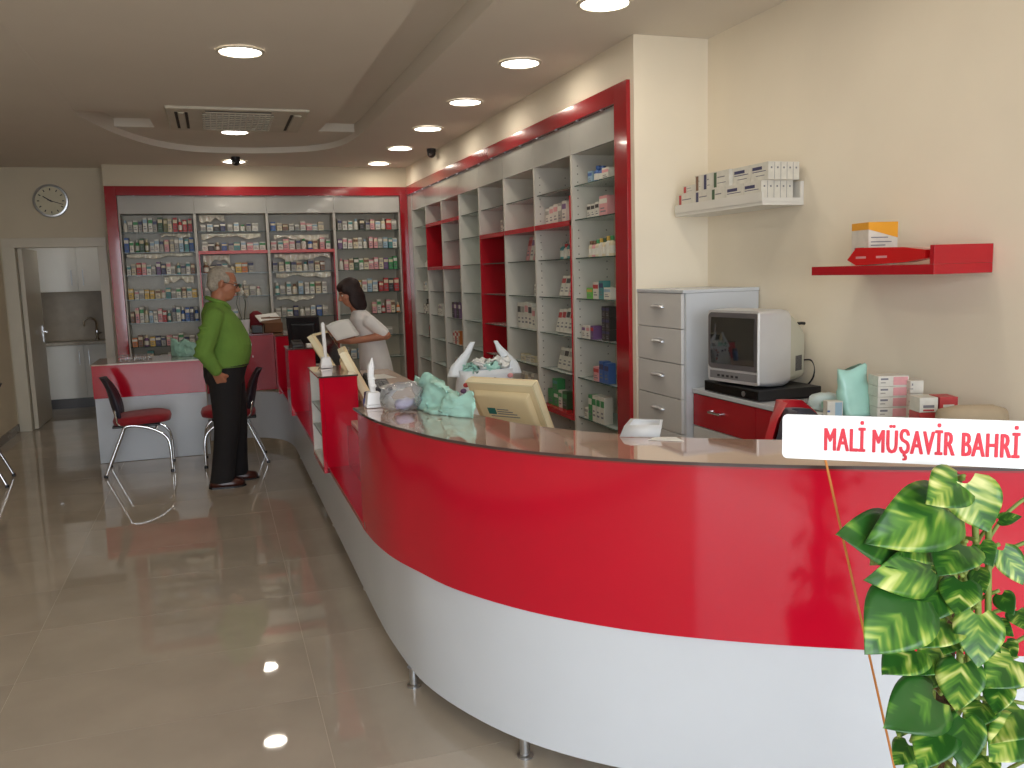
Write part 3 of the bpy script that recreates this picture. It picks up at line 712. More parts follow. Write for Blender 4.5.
# ================================================================= SERVICE COUNTER
FRONT = catmull([(0.515, 3.52, 0), (0.528, 3.30, 0), (0.558, 3.10, 0), (0.61, 2.92, 0), (0.69, 2.69, 0), (0.85, 2.42, 0), (1.056, 2.19, 0), (1.27, 2.02, 0), (1.52, 1.862, 0), (1.9, 1.655, 0), (2.25, 1.50, 0), (2.60, 1.38, 0)], 5)
BASEP = catmull([(-0.13, 8.43, 0), (0.12, 8.43, 0), (0.34, 8.36, 0), (0.49, 8.18, 0), (0.562, 7.9, 0), (0.577, 7.5, 0), (0.577, 6.5, 0), (0.577, 5.5, 0), (0.577, 4.5, 0), (0.577, 3.65, 0), (0.59, 3.28, 0), (0.625, 2.96, 0), (0.715, 2.68, 0), (0.845, 2.435, 0), (1.03, 2.222, 0), (1.27, 2.034, 0), (1.52, 1.874, 0), (1.9, 1.667, 0), (2.25, 1.512, 0), (2.60, 1.392, 0)], 5)
ct = thing('service_counter', 'long curved glossy red and white pharmacy counter on metal feet', 'counter', (1.0, 3.0, 0))
MB().wall(BASEP, 0.03, 0.075, 0.511).build('base_panel', WHITE, ct, smooth=True)
MB().wall(FRONT, 0.03, 0.512, 1.004).build('curved_fascia', RED, ct, smooth=True)
MB().box(0.546, 3.49, 0.512, 0.62, 3.52, 1.004).build('fascia_return', RED, ct)
MB().box(0.515, 3.521, 0.512, 0.645, 8.10, 0.536).build('fascia_ledge', RED, ct, bevel=0.002)
MB().box(0.622, 3.521, 0.5365, 0.645, 8.40, 0.755).build('recessed_fascia', RED, ct)
MB().wall(FRONT, 0.34, 1.0045, 1.0125, off=-0.004).build('ledge_board', REDF, ct)
gt = MB().wall(FRONT, 0.345, 1.013, 1.021, off=-0.012).build('glass_ledge', LEDGE, ct)
MB().wall(FRONT, 0.005, 1.0128, 1.0212, off=-0.0175).build('glass_rim', LEDGE_E, ct)
MB().wall(FRONT, 0.018, 0.7805, 1.004, off=0.312).build('inner_upstand', WHITE_M, ct)
MB().wall(FRONT, 0.66, 0.756, 0.78, off=0.032).build('curved_worktop', WHITE_M, ct)
WORK = mat('pale_laminate_worktop', (206, 186, 172), 0.25, var=0.04)
MB().box(0.646, 3.75, 0.7565, 1.32, 7.16, 0.7805).build('straight_worktop', WORK, ct, bevel=0.003)
MB().box(0.646, 7.161, 0.7565, 0.98, 8.36, 0.7805).build('rear_worktop', WORK, ct, bevel=0.003)
MB().box(1.27, 3.9, 0.10, 1.29, 7.12, 0.755).build('inner_panel', WHITE_M, ct)
for (fx, fy) in ((0.845, 2.49), (0.615, 3.10), (1.33, 2.05), (1.95, 1.70), (0.625, 4.2), (0.625, 5.4), (0.625, 6.6), (0.625, 7.6)):
    MB().lathe([(0.026, 0.0), (0.026, 0.008), (0.017, 0.012), (0.017, 0.076), (0.024, 0.078)], (fx, fy, 0.0), 16).build('metal_foot', STEEL, ct, smooth=True)
    MB().lathe([(0.024, 0.0745), (0.024, 0.2)], (fx + 0.02, fy + 0.03, 0.0), 8).build('foot_socket', WHITE_M, ct)
# three raised customer pedestals
def pedestal(x0, x1, y0, y1, top, niche, prefix):
    if niche:
        mb = MB().box(x0 + 0.02, y0, 0.505, x1, y0 + 0.022, top).box(x0 + 0.02, y1 - 0.02, 0.505, x1, y1, top).box(x1 - 0.02, y0 + 0.022, 0.505, x1, y1 - 0.02, top)
        mb.box(x0, y0, 0.505, x1, y1, 0.53).box(x0, y0, 0.531, x0 + 0.019, y0 + 0.022, top).box(x0, y1 - 0.02, 0.531, x0 + 0.019, y1, top)
        p = mb.build('pedestal', RED, ct)
        MB().box(x1 - 0.05, y0 + 0.024, 0.531, x1 - 0.0205, y1 - 0.022, top - 0.001).box(x0 + 0.001, y1 - 0.036, 0.531, x1 - 0.051, y1 - 0.0205, top - 0.001).box(x0 + 0.001, y0 + 0.0225, 0.531, x1 - 0.051, y0 + 0.034, top - 0.001).box(x0 + 0.001, y0 + 0.035, 0.531, x1 - 0.051, y1 - 0.037, 0.546).build('niche_lining', WHITE_M, p)
        for z in (0.70, 0.83):
            g = MB().box(x0 + 0.006, y0 + 0.024, z, x1 - 0.051, y1 - 0.022, z + 0.006).build('glass_shelf', GLASS, p)
            MB().box(x0 + 0.002, y0 + 0.031, z, x0 + 0.005, y1 - 0.031, z + 0.006).build('shelf_edge', GEDGE, p)
    else:
        p = MB().box(x0, y0, 0.505, x1, y1, top).build('pedestal', RED, ct, bevel=0.002)
    MB().box(x0 - 0.008, y0 - 0.01, top + 0.001, x1 + 0.004, y1 + 0.01, top + 0.010).build('pedestal_glass', LEDGE, p)
    MB().box(x0 - 0.008, y0 - 0.0125, top + 0.0012, x1 + 0.004, y0 - 0.0102, top + 0.0098).build('pedestal_glass_edge', LEDGE_E, p)
    return p
pedestal(0.490, 0.690, 4.66, 5.18, 1.020, True, 'near')
pedestal(0.492, 0.692, 6.76, 7.08, 1.010, False, 'middle')
pedestal(0.490, 0.695, 8.12, 8.80, 1.030, False, 'far')
# recessed rear part of the counter
MB().box(-0.13, 8.40, 0.518, 0.489, 8.43, 1.030).build('rear_fascia', RED_M, ct, bevel=0.002)
MB().box(-0.13, 8.40, 1.031, 0.489, 8.86, 1.045).build('rear_top', mat('dark_red_top', (110, 16, 26), 0.15), ct, bevel=0.002)
MB().box(-0.13, 8.44, 0.10, -0.11, 8.86, 1.030).build('rear_side', WHITE_M, ct)
# low consulting desk in front of the rear shelves
dk = thing('consulting_desk', 'low red and white desk in front of the rear shelves, left of man', 'desk', (-0.58, 8.4, 0))
MB().box(-1.037, 8.155, 0.004, -0.135, 8.185, 0.568).build('white_front', WHITE, dk)
MB().box(-1.045, 8.147, 0.569, -0.135, 8.185, 0.851).build('red_front', RED, dk, bevel=0.002)
MB().box(-1.037, 8.186, 0.004, -1.015, 8.80, 0.568).build('white_side', WHITE, dk)
MB().box(-1.045, 8.186, 0.569, -1.015, 8.80, 0.851).build('red_side', RED, dk)
MB().box(-1.05, 8.14, 0.852, -0.135, 8.81, 0.863).build('desk_top', LEDGE, dk)

# things on the counter
PAPER = mat('white_paper', (232, 232, 228), 0.7, var=0.03)
WPL = mat('white_plastic', (236, 236, 238), 0.3, var=0.02)
def pen_stand(x, y, z, label, feather):
    t = thing('pen_stand', label, 'pen stand', (x, y, z))
    MB().prism([(-0.034, -0.034), (0.034, -0.034), (0.034, 0.034), (-0.034, 0.034)], 0, 0.012, M=Matrix.Translation((x, y, z))).build('base', WPL, t, bevel=0.003)
    MB().loft([[Vector((x + a * s, y + b * s, z + h)) for a, b in ((-1, -1), (1, -1), (1, 1), (-1, 1))] for s, h in ((0.032, 0.0125), (0.025, 0.056), (0.023, 0.062))]).build('holder', WPL, t, bevel=0.002)
    p = MB()
    if feather:
        p.tube([(x, y, z + 0.06), (x - 0.004, y, z + 0.10), (x - 0.006, y, z + 0.13), (x - 0.003, y, z + 0.165), (x + 0.002, y, z + 0.20)], [0.011, 0.014, 0.013, 0.014, 0.002], 8)
        p.ell((x, y, z + 0.085), (0.016, 0.016, 0.010)).ell((x - 0.003, y, z + 0.115), (0.017, 0.014, 0.008))
    else:
        p.tube([(x, y, z + 0.06), (x - 0.003, y, z + 0.14), (x - 0.006, y, z + 0.25), (x - 0.007, y, z + 0.262)], [0.009, 0.011, 0.011, 0.005], 8)
    p.build('pen', WPL, t, smooth=True)
pen_stand(0.578, 5.08, 1.0315, 'white pen stand with plain upright pen on the red counter pedestal', False)
pen_stand(0.578, 3.49, 1.0225, 'white pen stand with knobbly pen at the end of curved glass ledge', True)
# teal carrier bag lying on the ledge
TEAL = mat('pale_teal_plastic', (172, 222, 210), 0.35, var=0.06, scale=12, coat=0.2)
def bag_sheet(A, B, h, bulge, seed, n=30, m=14):
    """slack folded bag: upright crumpled double sheet from A to B"""
    A = Vector(A); B = Vector(B); d = (B - A); L = d.length; nrm = Vector((-d.y, d.x, 0)).normalized(); vs = []
    for side in (1, -1):
        for j in range(m + 1):
            for i in range(n + 1):
                s = i / n; t = j / m
                hh = h * (1.04 - 0.42 * s + 0.10 * math.sin(s * 9 + seed * 2) + 0.06 * math.sin(s * 19 + seed))
                th = bulge * (math.sin(PI * min(1, s * 1.05)) ** 0.7 * (1 - t * 0.75) * (1 if 0 < i < n else 0.05)) + 0.002
                p = A + d * s + Vector((0, 0, hh * t)) + nrm * side * th
                q = mnoise.noise_vector(Vector((s * 5, t * 3, seed * 7 + side))) * 0.022 + mnoise.noise_vector(Vector((s * 12, t * 7, seed + side * 3))) * 0.012 + mnoise.noise_vector(Vector((s * 22 + t * 9, t * 16, seed + side * 5))) * 0.0075
                if j == 0: q.z = 0
                p += q * (0.4 + 0.6 * math.sin(PI * s)); vs.append(p)
    W = n + 1; off = W * (m + 1); fs = []
    for k in (0, off):
        for j in range(m):
            for i in range(n):
                fs.append((k + j * W + i, k + j * W + i + 1, k + (j + 1) * W + i + 1, k + (j + 1) * W + i))
    for i in range(n): fs.append((m * W + i, m * W + i + 1, off + m * W + i + 1, off + m * W + i)); fs.append((i, i + 1, off + i + 1, off + i))
    for j in range(m): fs.append((j * W, (j + 1) * W, off + (j + 1) * W, off + j * W)); fs.append((j * W + n, (j + 1) * W + n, off + (j + 1) * W + n, off + j * W + n))
    return MB().add(vs, fs)
tag(bag_sheet((0.745, 3.45, 1.0225), (0.865, 3.02, 1.0225), 0.125, 0.055, 2.3).build('carrier_bag', TEAL, smooth='all'), 'crumpled pale teal plastic bag lying on the curved glass ledge', 'plastic bag')
CLR = glass_mat('clear_wrapping', (0.97, 0.97, 0.98), 0.14, 0.06)
w_ = placed(crumple((0.19, 0.14, 0.105), 5, 0.020), Matrix.Translation((0.668, 3.365, 1.0225)) @ Matrix.Rotation(R(-55), 4, 'Z'))
wr = thing('clear_wrapping', 'crumpled clear plastic wrapping beside the white knobbly pen stand', 'plastic wrap', (0.665, 3.40, 1.0225))
w_.build('film', CLR, wr, smooth='all')
placed(crumple((0.10, 0.06, 0.04), 9, 0.01), Matrix.Translation((0.675, 3.33, 1.03)) @ Matrix.Rotation(R(30), 4, 'Z')).build('folded_end', mat('lilac_print', (176, 170, 200), 0.4), wr, smooth='all')
# sheets of paper at the inner rim of the ledge
sh = MB()
sh.prism([(-0.05, -0.012), (0.06, -0.03), (0.035, 0.035), (-0.03, 0.03)], 0, 0.0015, M=Matrix.Translation((1.285, 2.36, 1.0222)) @ Matrix.Rotation(R(-30), 4, 'Z'))
tag(sh.build('paper_sheet', PAPER), 'loose white paper lying flat on the inner ledge rim', 'paper')
pf = MB()
pf.loft([[Vector((x, y, z)) for x, y, z in r] for r in ([(-0.12, 0, 0.0), (0.12, 0, 0.0), (0.12, 0.003, 0.0), (-0.12, 0.003, 0.0)], [(-0.10, 0.05, 0.045), (0.13, 0.05, 0.05), (0.13, 0.053, 0.05), (-0.10, 0.053, 0.045)], [(-0.07, 0.12, 0.07), (0.13, 0.12, 0.066), (0.13, 0.123, 0.066), (-0.07, 0.123, 0.07)])])
pf = placed(pf, Matrix.Translation((1.235, 2.43, 1.0222)) @ Matrix.Rotation(R(-32), 4, 'Z') @ Matrix.Diagonal((0.52, 0.75, 0.62, 1)))
tag(pf.build('paper_sheet', mat('grey_white_paper', (205, 206, 208), 0.6), smooth='all'), 'curled grey-white paper rising behind the ledge near the drawer chest', 'paper')

# monitors -----------------------------------------------------------------
CREAM = mat('cream_monitor_plastic', (234, 214, 172), 0.45, var=0.04, scale=8)
CREAM2 = mat('cream_monitor_rim', (238, 226, 190), 0.4, var=0.03)
SCRN = mat('dark_screen', (14, 15, 18), 0.08)
def monitor(loc, rz, tilt, w, h, label, body=CREAM, rim=CREAM2, logo=False, lift=0.03):
    """flat monitor; local +y is the side away from the screen (its back)"""
    t = thing('computer_monitor', label, 'monitor', loc, rz)
    T = Matrix.Translation((0, 0, lift)) @ Matrix.Rotation(tilt, 4, 'X')
    MB().box(-w / 2, -0.03, 0, w / 2, 0.018, h, M=T).build('case', body, t, bevel=0.008, local=True)
    MB().box(-w / 2 + 0.022, -0.0325, 0.028, w / 2 - 0.022, -0.0302, h - 0.022, M=T).build('screen', SCRN, t, local=True)
    rings = []
    for k, (i, d) in enumerate(((0.030, 0.0185), (0.042, 0.040), (0.060, 0.046))):
        x, z0, z1 = w / 2 - i, i * 1.0, h - i * 1.3
        rings.append([T @ Vector(v) for v in ((-x, d, z0), (x, d, z0), (x, d, z1), (-x, d, z1))])
    MB().loft(rings).build('rear_cover', body, t, bevel=0.006, local=True)
    MB().box(-w / 2 - 0.001, -0.012, 0.0, -w / 2 + 0.006, 0.0195, h + 0.001, M=T).build('rim', rim, t, local=True)
    MB().box(-w / 2, -0.012, h - 0.006, w / 2, 0.0195, h + 0.001, M=T).build('rim', rim, t, local=True)
    MB().tube([(0, 0.03, 0.10), (0, 0.06, 0.03), (0, 0.05, 0.012)], 0.028, 10).build('neck', body, t, local=True, smooth=True)
    MB().lathe([(0.10, 0), (0.10, 0.008), (0.04, 0.016)], (0, 0.02, 0), 24).build('foot', body, t, local=True, smooth=True)
    if logo:
        c = mat('teal_print', (34, 118, 112), 0.5)
        MB().box(0.045, 0.0462, 0.158, 0.088, 0.0470, 0.192, M=T @ Matrix.Rotation(R(0), 4, 'Z')).build('logo_mark', c, t, local=True)
        for k, (a, b, zz) in enumerate(((-0.025, 0.038, 0.184), (-0.045, 0.038, 0.172), (-0.065, 0.038, 0.160), (-0.075, 0.08, 0.145))):
            MB().box(a, 0.0462, zz, b, 0.0470, zz + 0.0045, M=T).build('logo_line', INK, t, local=True)
    return t
# screen side is local -y; the back (+y) looks towards the camera
monitor((1.285, 3.72, 0.7815), R(127), R(-29), 0.365, 0.31, 'cream flat monitor seen from behind, standing at the curved ledge', logo=True, lift=0.02)
monitor((0.815, 4.98, 0.7815), R(84), R(-26), 0.34, 0.36, 'cream monitor seen edge-on behind the red pedestal with pen stand')
monitor((0.86, 6.22, 0.7815), R(68), R(-32), 0.36, 0.40, 'tilted cream monitor in front of the woman in white')
monitor((0.715, 7.70, 0.7815), R(168), R(-20), 0.27, 0.44, 'black monitor seen from behind between the red pedestals', BLACK, BLACK)
# small things on the work top
ph = thing('desk_telephone', 'dark desk telephone on the worktop behind the knobbly pen stand', 'telephone', (0.98, 5.75, 0.7815))
MB().loft([[Vector((0.98 + a, 5.75 + b, 0.7815 + h)) for a, b, h in r] for r in ([(-.09, -.11, 0), (.09, -.11, 0), (.09, .11, 0), (-.09, .11, 0)], [(-.085, -.105, .035), (.085, -.105, .035), (.085, .105, .075), (-.085, .105, .075)])]).build('body', DARK, ph, bevel=0.006)
MB().tube([(0.92, 5.66, 0.845), (0.92, 5.68, 0.875), (0.92, 5.83, 0.89), (0.92, 5.85, 0.865)], [0.024, 0.018, 0.018, 0.024]).build('handset', BLACK, ph, smooth=True)
for i in range(3):
    for j in range(4): MB().box(0.965 + i * 0.03, 5.67 + j * 0.035, 0.815 + j * 0.0066, 0.985 + i * 0.03, 5.69 + j * 0.035, 0.829 + j * 0.0066).build('key', GREYP, ph)
bl = thing('blue_canister', 'blue canister on the worktop just right of the near red pedestal', 'canister', (0.735, 4.50, 0.7815))
MB().lathe([(0.042, 0), (0.044, 0.01), (0.044, 0.13), (0.036, 0.14)], (0.735, 4.50, 0.7815), 18).build('body', PM['blue'], bl, smooth=True)
MB().lathe([(0.038, 0.1405), (0.038, 0.165), (0.034, 0.17)], (0.735, 4.50, 0.7815), 18).build('lid', PM['navy'], bl, smooth=True)
for k, (x, y, rz, lb) in enumerate(((1.12, 5.2, 12, 'printed sheet on the worktop near the clear wrapping'), (1.10, 5.9, -20, 'printed sheet on the worktop beside the telephone'), (1.13, 6.6, 8, 'printed sheet at the far end of the worktop'))):
    tag(MB().box(-0.105, -0.148, 0, 0.105, 0.148, 0.0015, M=Matrix.Translation((x, y, 0.7815)) @ Matrix.Rotation(R(rz), 4, 'Z')).build('paper_sheet', PAPER), lb, 'paper')
ctm = thing('card_terminal', 'black card terminal on the middle red pedestal', 'card terminal', (0.575, 6.92, 1.0205))
MB().loft([[Vector((0.575 + a, 6.92 + b_, 1.0205 + h_)) for a, b_, h_ in r] for r in ([(-.045, -.09, 0), (.045, -.09, 0), (.045, .09, 0), (-.045, .09, 0)], [(-.04, -.085, .025), (.04, -.085, .025), (.04, .085, .05), (-.04, .085, .05)])]).build('body', BLACK, ctm, bevel=0.004)
MB().box(-0.03, 0.01, 0.0, 0.03, 0.06, 0.002, M=Matrix.Translation((0.575, 6.92, 1.0602)) @ Matrix.Rotation(R(8), 4, 'X')).build('display', SCRN, ctm)
tag(MB().box(0.638, 6.80, 1.0205, 0.688, 6.90, 1.045).build('paper_pad', PAPER, bevel=0.002), 'small white paper pad on the middle red pedestal', 'note pad')
# white shopping bag with handles
sb = thing('shopping_bag', 'white plastic shopping bag with two upright handles behind the cream monitor', 'plastic bag', (1.305, 4.32, 0.7815))
WBAG = mat('white_bag_film', (222, 228, 234), 0.35, var=0.05, scale=14, coat=0.2)
rings = []
for j in range(11):
    t = j / 10; z = 0.7815 + 0.27 * t; ww = 0.165 - 0.02 * t; dd = 0.09 * (1 - 0.45 * t); r = []
    for i in range(28):
        a = 2 * PI * i / 28; p = Vector((1.305 + ww * math.copysign(abs(math.cos(a)) ** 0.6, math.cos(a)), 4.32 + dd * math.copysign(abs(math.sin(a)) ** 0.7, math.sin(a)), z))
        if j: p += mnoise.noise_vector(p * 14) * 0.014 + mnoise.noise_vector(p * 31) * 0.006
        r.append(p)
    rings.append(r)
MB().loft(rings).build('bag_body', WBAG, sb, smooth='all')
for sx in (-1, 1):
    h = MB(); base = 1.305 + sx * 0.115
    pts = [(base + sx * 0.035, 4.32, 1.02), (base + sx * 0.025, 4.32, 1.08), (base - sx * 0.02, 4.32, 1.14), (base - sx * 0.055, 4.32, 1.195)]
    pts = catmull([Vector(p) for p in pts], 5)
    rr = []
    for i, p in enumerate(pts):
        t = i / (len(pts) - 1); hw = 0.045 * (1 - t) ** 1.3 + 0.012; th = 0.014 * (1 - t) + 0.004
        r = [p + Vector((hw * math.cos(a), th * math.sin(a), 0)) + mnoise.noise_vector(p * 20 + Vector((a, 0, sx))) * 0.006 for a in [2 * PI * k / 12 for k in range(12)]]
        rr.append(r)
    h.loft(rr); h.build('handle', WBAG, sb, smooth='all')
for k, (dx, dz, c) in enumerate(((-0.135, 0.17, 'purple'), (-0.12, 0.2, 'red'), (0.10, 0.21, 'pink'), (0.115, 0.18, 'purple'), (0.12, 0.235, 'pink'), (0.03, 0.22, 'navy'), (-0.03, 0.225, 'purple'), (0.13, 0.15, 'red'))):
    MB().ell((1.305 + dx, 4.245 + abs(dx) * 0.16, 0.7815 + dz), (0.017, 0.008, 0.013), n=8).build('printed_flower', PM[c], sb, smooth='all')
for k in range(4):
    placed(crumple((0.10, 0.08, 0.05), 20 + k, 0.030, 10), Matrix.Translation((1.225 + k * 0.055, 4.32, 1.035 + (k % 2) * 0.018)) @ Matrix.Rotation(k * 0.8, 4, 'Z')).build('crumpled_content', PAPER if k % 2 else TEAL, sb, smooth='all')

# things on the rear counter top
cb = thing('open_carton', 'brown carton box with flap on the dark red rear counter top', 'box', (0.50, 8.62, 1.046))
BRN = mat('brown_cardboard', (104, 66, 36), 0.7, var=0.1)
MB().box(0.42, 8.50, 1.046, 0.585, 8.74, 1.135).build('body', BRN, cb)
MB().box(-0.09, 0, 0, 0.09, 0.004, 0.11, M=Matrix.Translation((0.485, 8.50, 1.137)) @ Matrix.Rotation(R(-62), 4, 'X')).build('flap', BRN, cb)
bk = MB().box(-0.10, -0.075, 0, 0.10, 0.075, 0.012, M=Matrix.Translation((0.46, 8.62, 1.180)) @ Matrix.Rotation(R(20), 4, 'X') @ Matrix.Rotation(R(14), 4, 'Z'))
t = thing('booklet', 'open white booklet lying tilted on the brown carton', 'booklet', (0.46, 8.62, 1.14))
bk.build('pages', PAPER, t); MB().box(-0.04, -0.03, 0.0121, 0.02, 0.0, 0.0128, M=Matrix.Translation((0.46, 8.62, 1.180)) @ Matrix.Rotation(R(20), 4, 'X') @ Matrix.Rotation(R(14), 4, 'Z')).build('printed_block', INK, t)
vs_ = thing('stem_vase', 'small white tapered vase with bare stems beside the man', 'vase', (0.235, 8.55, 1.046))
MB().lathe([(0.028, 0), (0.03, 0.005), (0.042, 0.13), (0.039, 0.13), (0.027, 0.01)], (0.250, 8.55, 1.046), 20).build('vase', WPL, vs_, smooth=True)
STEM = mat('dark_stem', (70, 72, 46), 0.6)
for k in range(6):
    a = k * 1.05
    MB().tube([(0.235, 8.55, 1.06), (0.235 + 0.02 * math.cos(a), 8.55 + 0.02 * math.sin(a), 1.20), (0.235 + 0.055 * math.cos(a), 8.55 + 0.03 * math.sin(a), 1.33), (0.235 + 0.02 * math.cos(a + 0.5), 8.55, 1.42 + 0.02 * k)], [0.004, 0.0035, 0.003, 0.002], 6).build('stem', STEM if k % 2 else PM['grey'], vs_, smooth=True)
for k in range(5):
    MB().ell((0.235 + 0.04 * math.cos(k * 1.4), 8.54, 1.40 + 0.03 * k), (0.016, 0.008, 0.024), n=8).build('bud', PM[['grey', 'white', 'light blue', 'dark green', 'white'][k]], vs_, smooth='all')
tag(placed(crumple((0.14, 0.09, 0.20), 12, 0.012), Matrix.Translation((0.36, 8.80, 1.046))).build('red_pouch', mat('dark_red_fabric', (120, 14, 30), 0.7), smooth='all'), 'dark red soft pouch behind the white stem vase', 'pouch')
bb = MB().box(0.305, 8.52, 1.046, 0.40, 8.66, 1.115)
tag(bb.build('black_case', BLACK, bevel=0.004), 'small black case between the vase and brown carton', 'case')
# things on the consulting desk
tr = thing('wire_tray', 'small wire tray lying on the left end of low red desk', 'tray', (-0.72, 8.35, 0.864))
for z in (0.0045, 0.045): MB().tube([(-0.84, 8.26, 0.864 + z), (-0.58, 8.26, 0.864 + z), (-0.58, 8.46, 0.864 + z), (-0.84, 8.46, 0.864 + z)], 0.004, 6, closed=True).build('wire_rim', STEEL, tr, smooth=True)
for k in range(7): MB().tube([(-0.82 + k * 0.037, 8.26, 0.909), (-0.82 + k * 0.037, 8.26, 0.8685), (-0.82 + k * 0.037, 8.46, 0.8685), (-0.82 + k * 0.037, 8.46, 0.909)], 0.0025, 5).build('wire', STEEL, tr)
DTEAL = mat('teal_carrier_film', (150, 196, 180), 0.4, var=0.06)
tag(bag_sheet((-0.42, 8.60, 0.8645), (-0.17, 8.52, 0.8645), 0.17, 0.055, 4.4, 22, 12).build('carrier_bag', DTEAL, smooth='all'), 'pale teal plastic bag on the low red desk behind the man', 'plastic bag')

# ================================================================= DRAWER CHEST, CABINET, TELEVISION
ch = thing('drawer_chest', 'tall white chest of drawers with chrome cup handles against pillar', 'chest', (2.40, 4.05, 0))
MB().box(2.196, 3.803, 0.0, 2.612, 4.296, 1.42).build('body', WHITE, ch)
MB().box(2.176, 3.800, 1.421, 2.615, 4.298, 1.438).build('top', WHITE, ch, bevel=0.002)
zt = 1.418
DRW = mat('white_drawer_front', (214, 212, 210), 0.35, var=0.02)
for k in range(8):
    z1 = zt - k * 0.1775; z0 = z1 - 0.1735
    d = MB().box(2.178, 3.822, max(z0, 0.004), 2.1955, 4.292, z1).build('drawer', DRW, ch, bevel=0.002)
    h = MB(); rr = []
    for i in range(9):
        a = PI * i / 8; r = []
        yc = 4.06 - 0.066 * math.cos(a)
        for q in range(6):
            b = PI / 2 * q / 5; s = math.sin(a) ** 0.6 + 0.02
            r.append(Vector((2.1778 - 0.028 * s * math.cos(b), yc, (z0 + z1) / 2 + 0.018 + 0.017 * s * math.sin(b) - 0.004)))
        for q in range(6)[::-1]:
            b = PI / 2 * q / 5; s = math.sin(a) ** 0.6 + 0.02
            r.append(Vector((2.1778 - 0.025 * s * math.cos(b), yc, (z0 + z1) / 2 + 0.018 + 0.014 * s * math.sin(b) - 0.004)))
        rr.append(r)
    h.loft(rr); h.build('cup_handle', STEEL, d, smooth=True)
lc = thing('low_cabinet', 'white low cabinet with red top drawers under the television', 'cabinet', (2.42, 3.0, 0))
MB().box(2.25, 2.20, 0.0, 2.612, 3.796, 0.925).build('body', WHITE, lc)
MB().box(2.225, 2.195, 0.926, 2.614, 3.798, 0.948).build('top', WHITE, lc, bevel=0.002)
for k in range(3):
    y1 = 3.792 - k * 0.53; y0 = y1 - 0.526
    d = MB().box(2.229, y0, 0.765, 2.2495, y1, 0.922).build('red_drawer', RED_D, lc, bevel=0.002)
    MB().tube([(2.229, y1 - 0.28, 0.855), (2.205, y1 - 0.28, 0.855), (2.205, y1 - 0.18, 0.855), (2.229, y1 - 0.18, 0.855)], 0.007).build('bar_handle', CHROME, d, smooth=True)
    for zz in (0.585, 0.405, 0.225, 0.02):
        d = MB().box(2.229, y0, zz, 2.2495, y1, zz + 0.176).build('white_drawer', DRW, lc, bevel=0.002)
        MB().tube([(2.229, y1 - 0.30, zz + 0.13), (2.205, y1 - 0.30, zz + 0.13), (2.205, y1 - 0.17, zz + 0.13), (2.229, y1 - 0.17, zz + 0.13)], 0.007).build('bar_handle', CHROME, d, smooth=True)
dv = thing('set_top_box', 'black set-top box under the silver television', 'electronics', (2.40, 3.47, 0.949))
MB().box(2.230, 3.24, 0.952, 2.56, 3.69, 1.000).build('case', BLACK, dv, bevel=0.003)
MB().box(2.2275, 3.25, 0.958, 2.2298, 3.68, 0.994).build('front_panel', mat('glossy_black', (12, 12, 14), 0.08), dv)
MB().lathe([(0.012, 0), (0.012, 0.005)], n=14, M=Matrix.Translation((2.2272, 3.35, 0.975)) @ Matrix.Rotation(R(-90), 4, 'Y')).build('knob', STEEL, dv)
for k in range(4): MB().lathe([(0.012, 0.949), (0.012, 0.9518)], (2.27 + 0.26 * (k % 2), 3.28 + 0.36 * (k // 2), 0), 10).build('foot', BLACK, dv)
rc = thing('remote_control', 'small grey remote lying on the low cabinet by the set-top box', 'remote', (2.29, 3.06, 0.949))
MB().box(-0.022, -0.06, 0, 0.022, 0.06, 0.018, M=Matrix.Translation((2.29, 3.06, 0.949)) @ Matrix.Rotation(R(35), 4, 'Z')).build('case', GREYP, rc, bevel=0.005)
for k in range(5): MB().box(-0.012, -0.045 + k * 0.018, 0.0182, 0.012, -0.035 + k * 0.018, 0.0205, M=Matrix.Translation((2.29, 3.06, 0.949)) @ Matrix.Rotation(R(35), 4, 'Z')).build('button', BLACK, rc)
tag(MB().box(-0.06, -0.075, 0, 0.06, 0.075, 0.0015, M=Matrix.Translation((2.292, 2.94, 0.949)) @ Matrix.Rotation(R(8), 4, 'Z')).build('paper_note', PAPER), 'white note on the low cabinet edge beside the remote', 'paper')
# television: front faces -x (local -y), rounded silver side walls
TVS = mat('silver_plastic', (222, 223, 226), 0.33, 0.55, var=0.03)
TVB = mat('pale_grey_plastic', (196, 194, 176), 0.5, var=0.04)
tv = thing('television', 'small silver tube television standing on the black set-top box', 'television', (2.395, 3.475, 1.001), R(-80))
w, h, dep = 0.345, 0.345, 0.16
def rrect(x, y, z0, z1, n=5, r=0.03):
    pts = []
    for cx, cz, a0 in ((x - r, z0 + r, -90), (x - r, z1 - r, 0), (-x + r, z1 - r, 90), (-x + r, z0 + r, 180)):
        for k in range(n + 1):
            a = R(a0 + 90 * k / n); pts.append(Vector((cx + r * math.cos(a), y, cz + r * math.sin(a))))
    return pts
MB().loft([rrect(w / 2 - 0.004, -0.165, 0.012, h, r=0.02), rrect(w / 2 + 0.006, -0.10, 0.004, h + 0.004, r=0.025), rrect(w / 2 + 0.008, -0.02, 0.0, h + 0.004, r=0.03), rrect(w / 2, 0.02, 0.004, h - 0.002, r=0.04)]).build('front_shell', TVS, tv, smooth=True, local=True)
MB().loft([rrect(w / 2 - 0.006, 0.0205, 0.008, h - 0.01, r=0.04), rrect(w / 2 - 0.03, 0.08, 0.01, h - 0.03, r=0.04), rrect(w / 2 - 0.055, 0.15, 0.012, h - 0.075, r=0.04), rrect(w / 2 - 0.075, 0.185, 0.02, h - 0.10, r=0.03)]).build('rear_shell', TVB, tv, smooth=True, local=True)
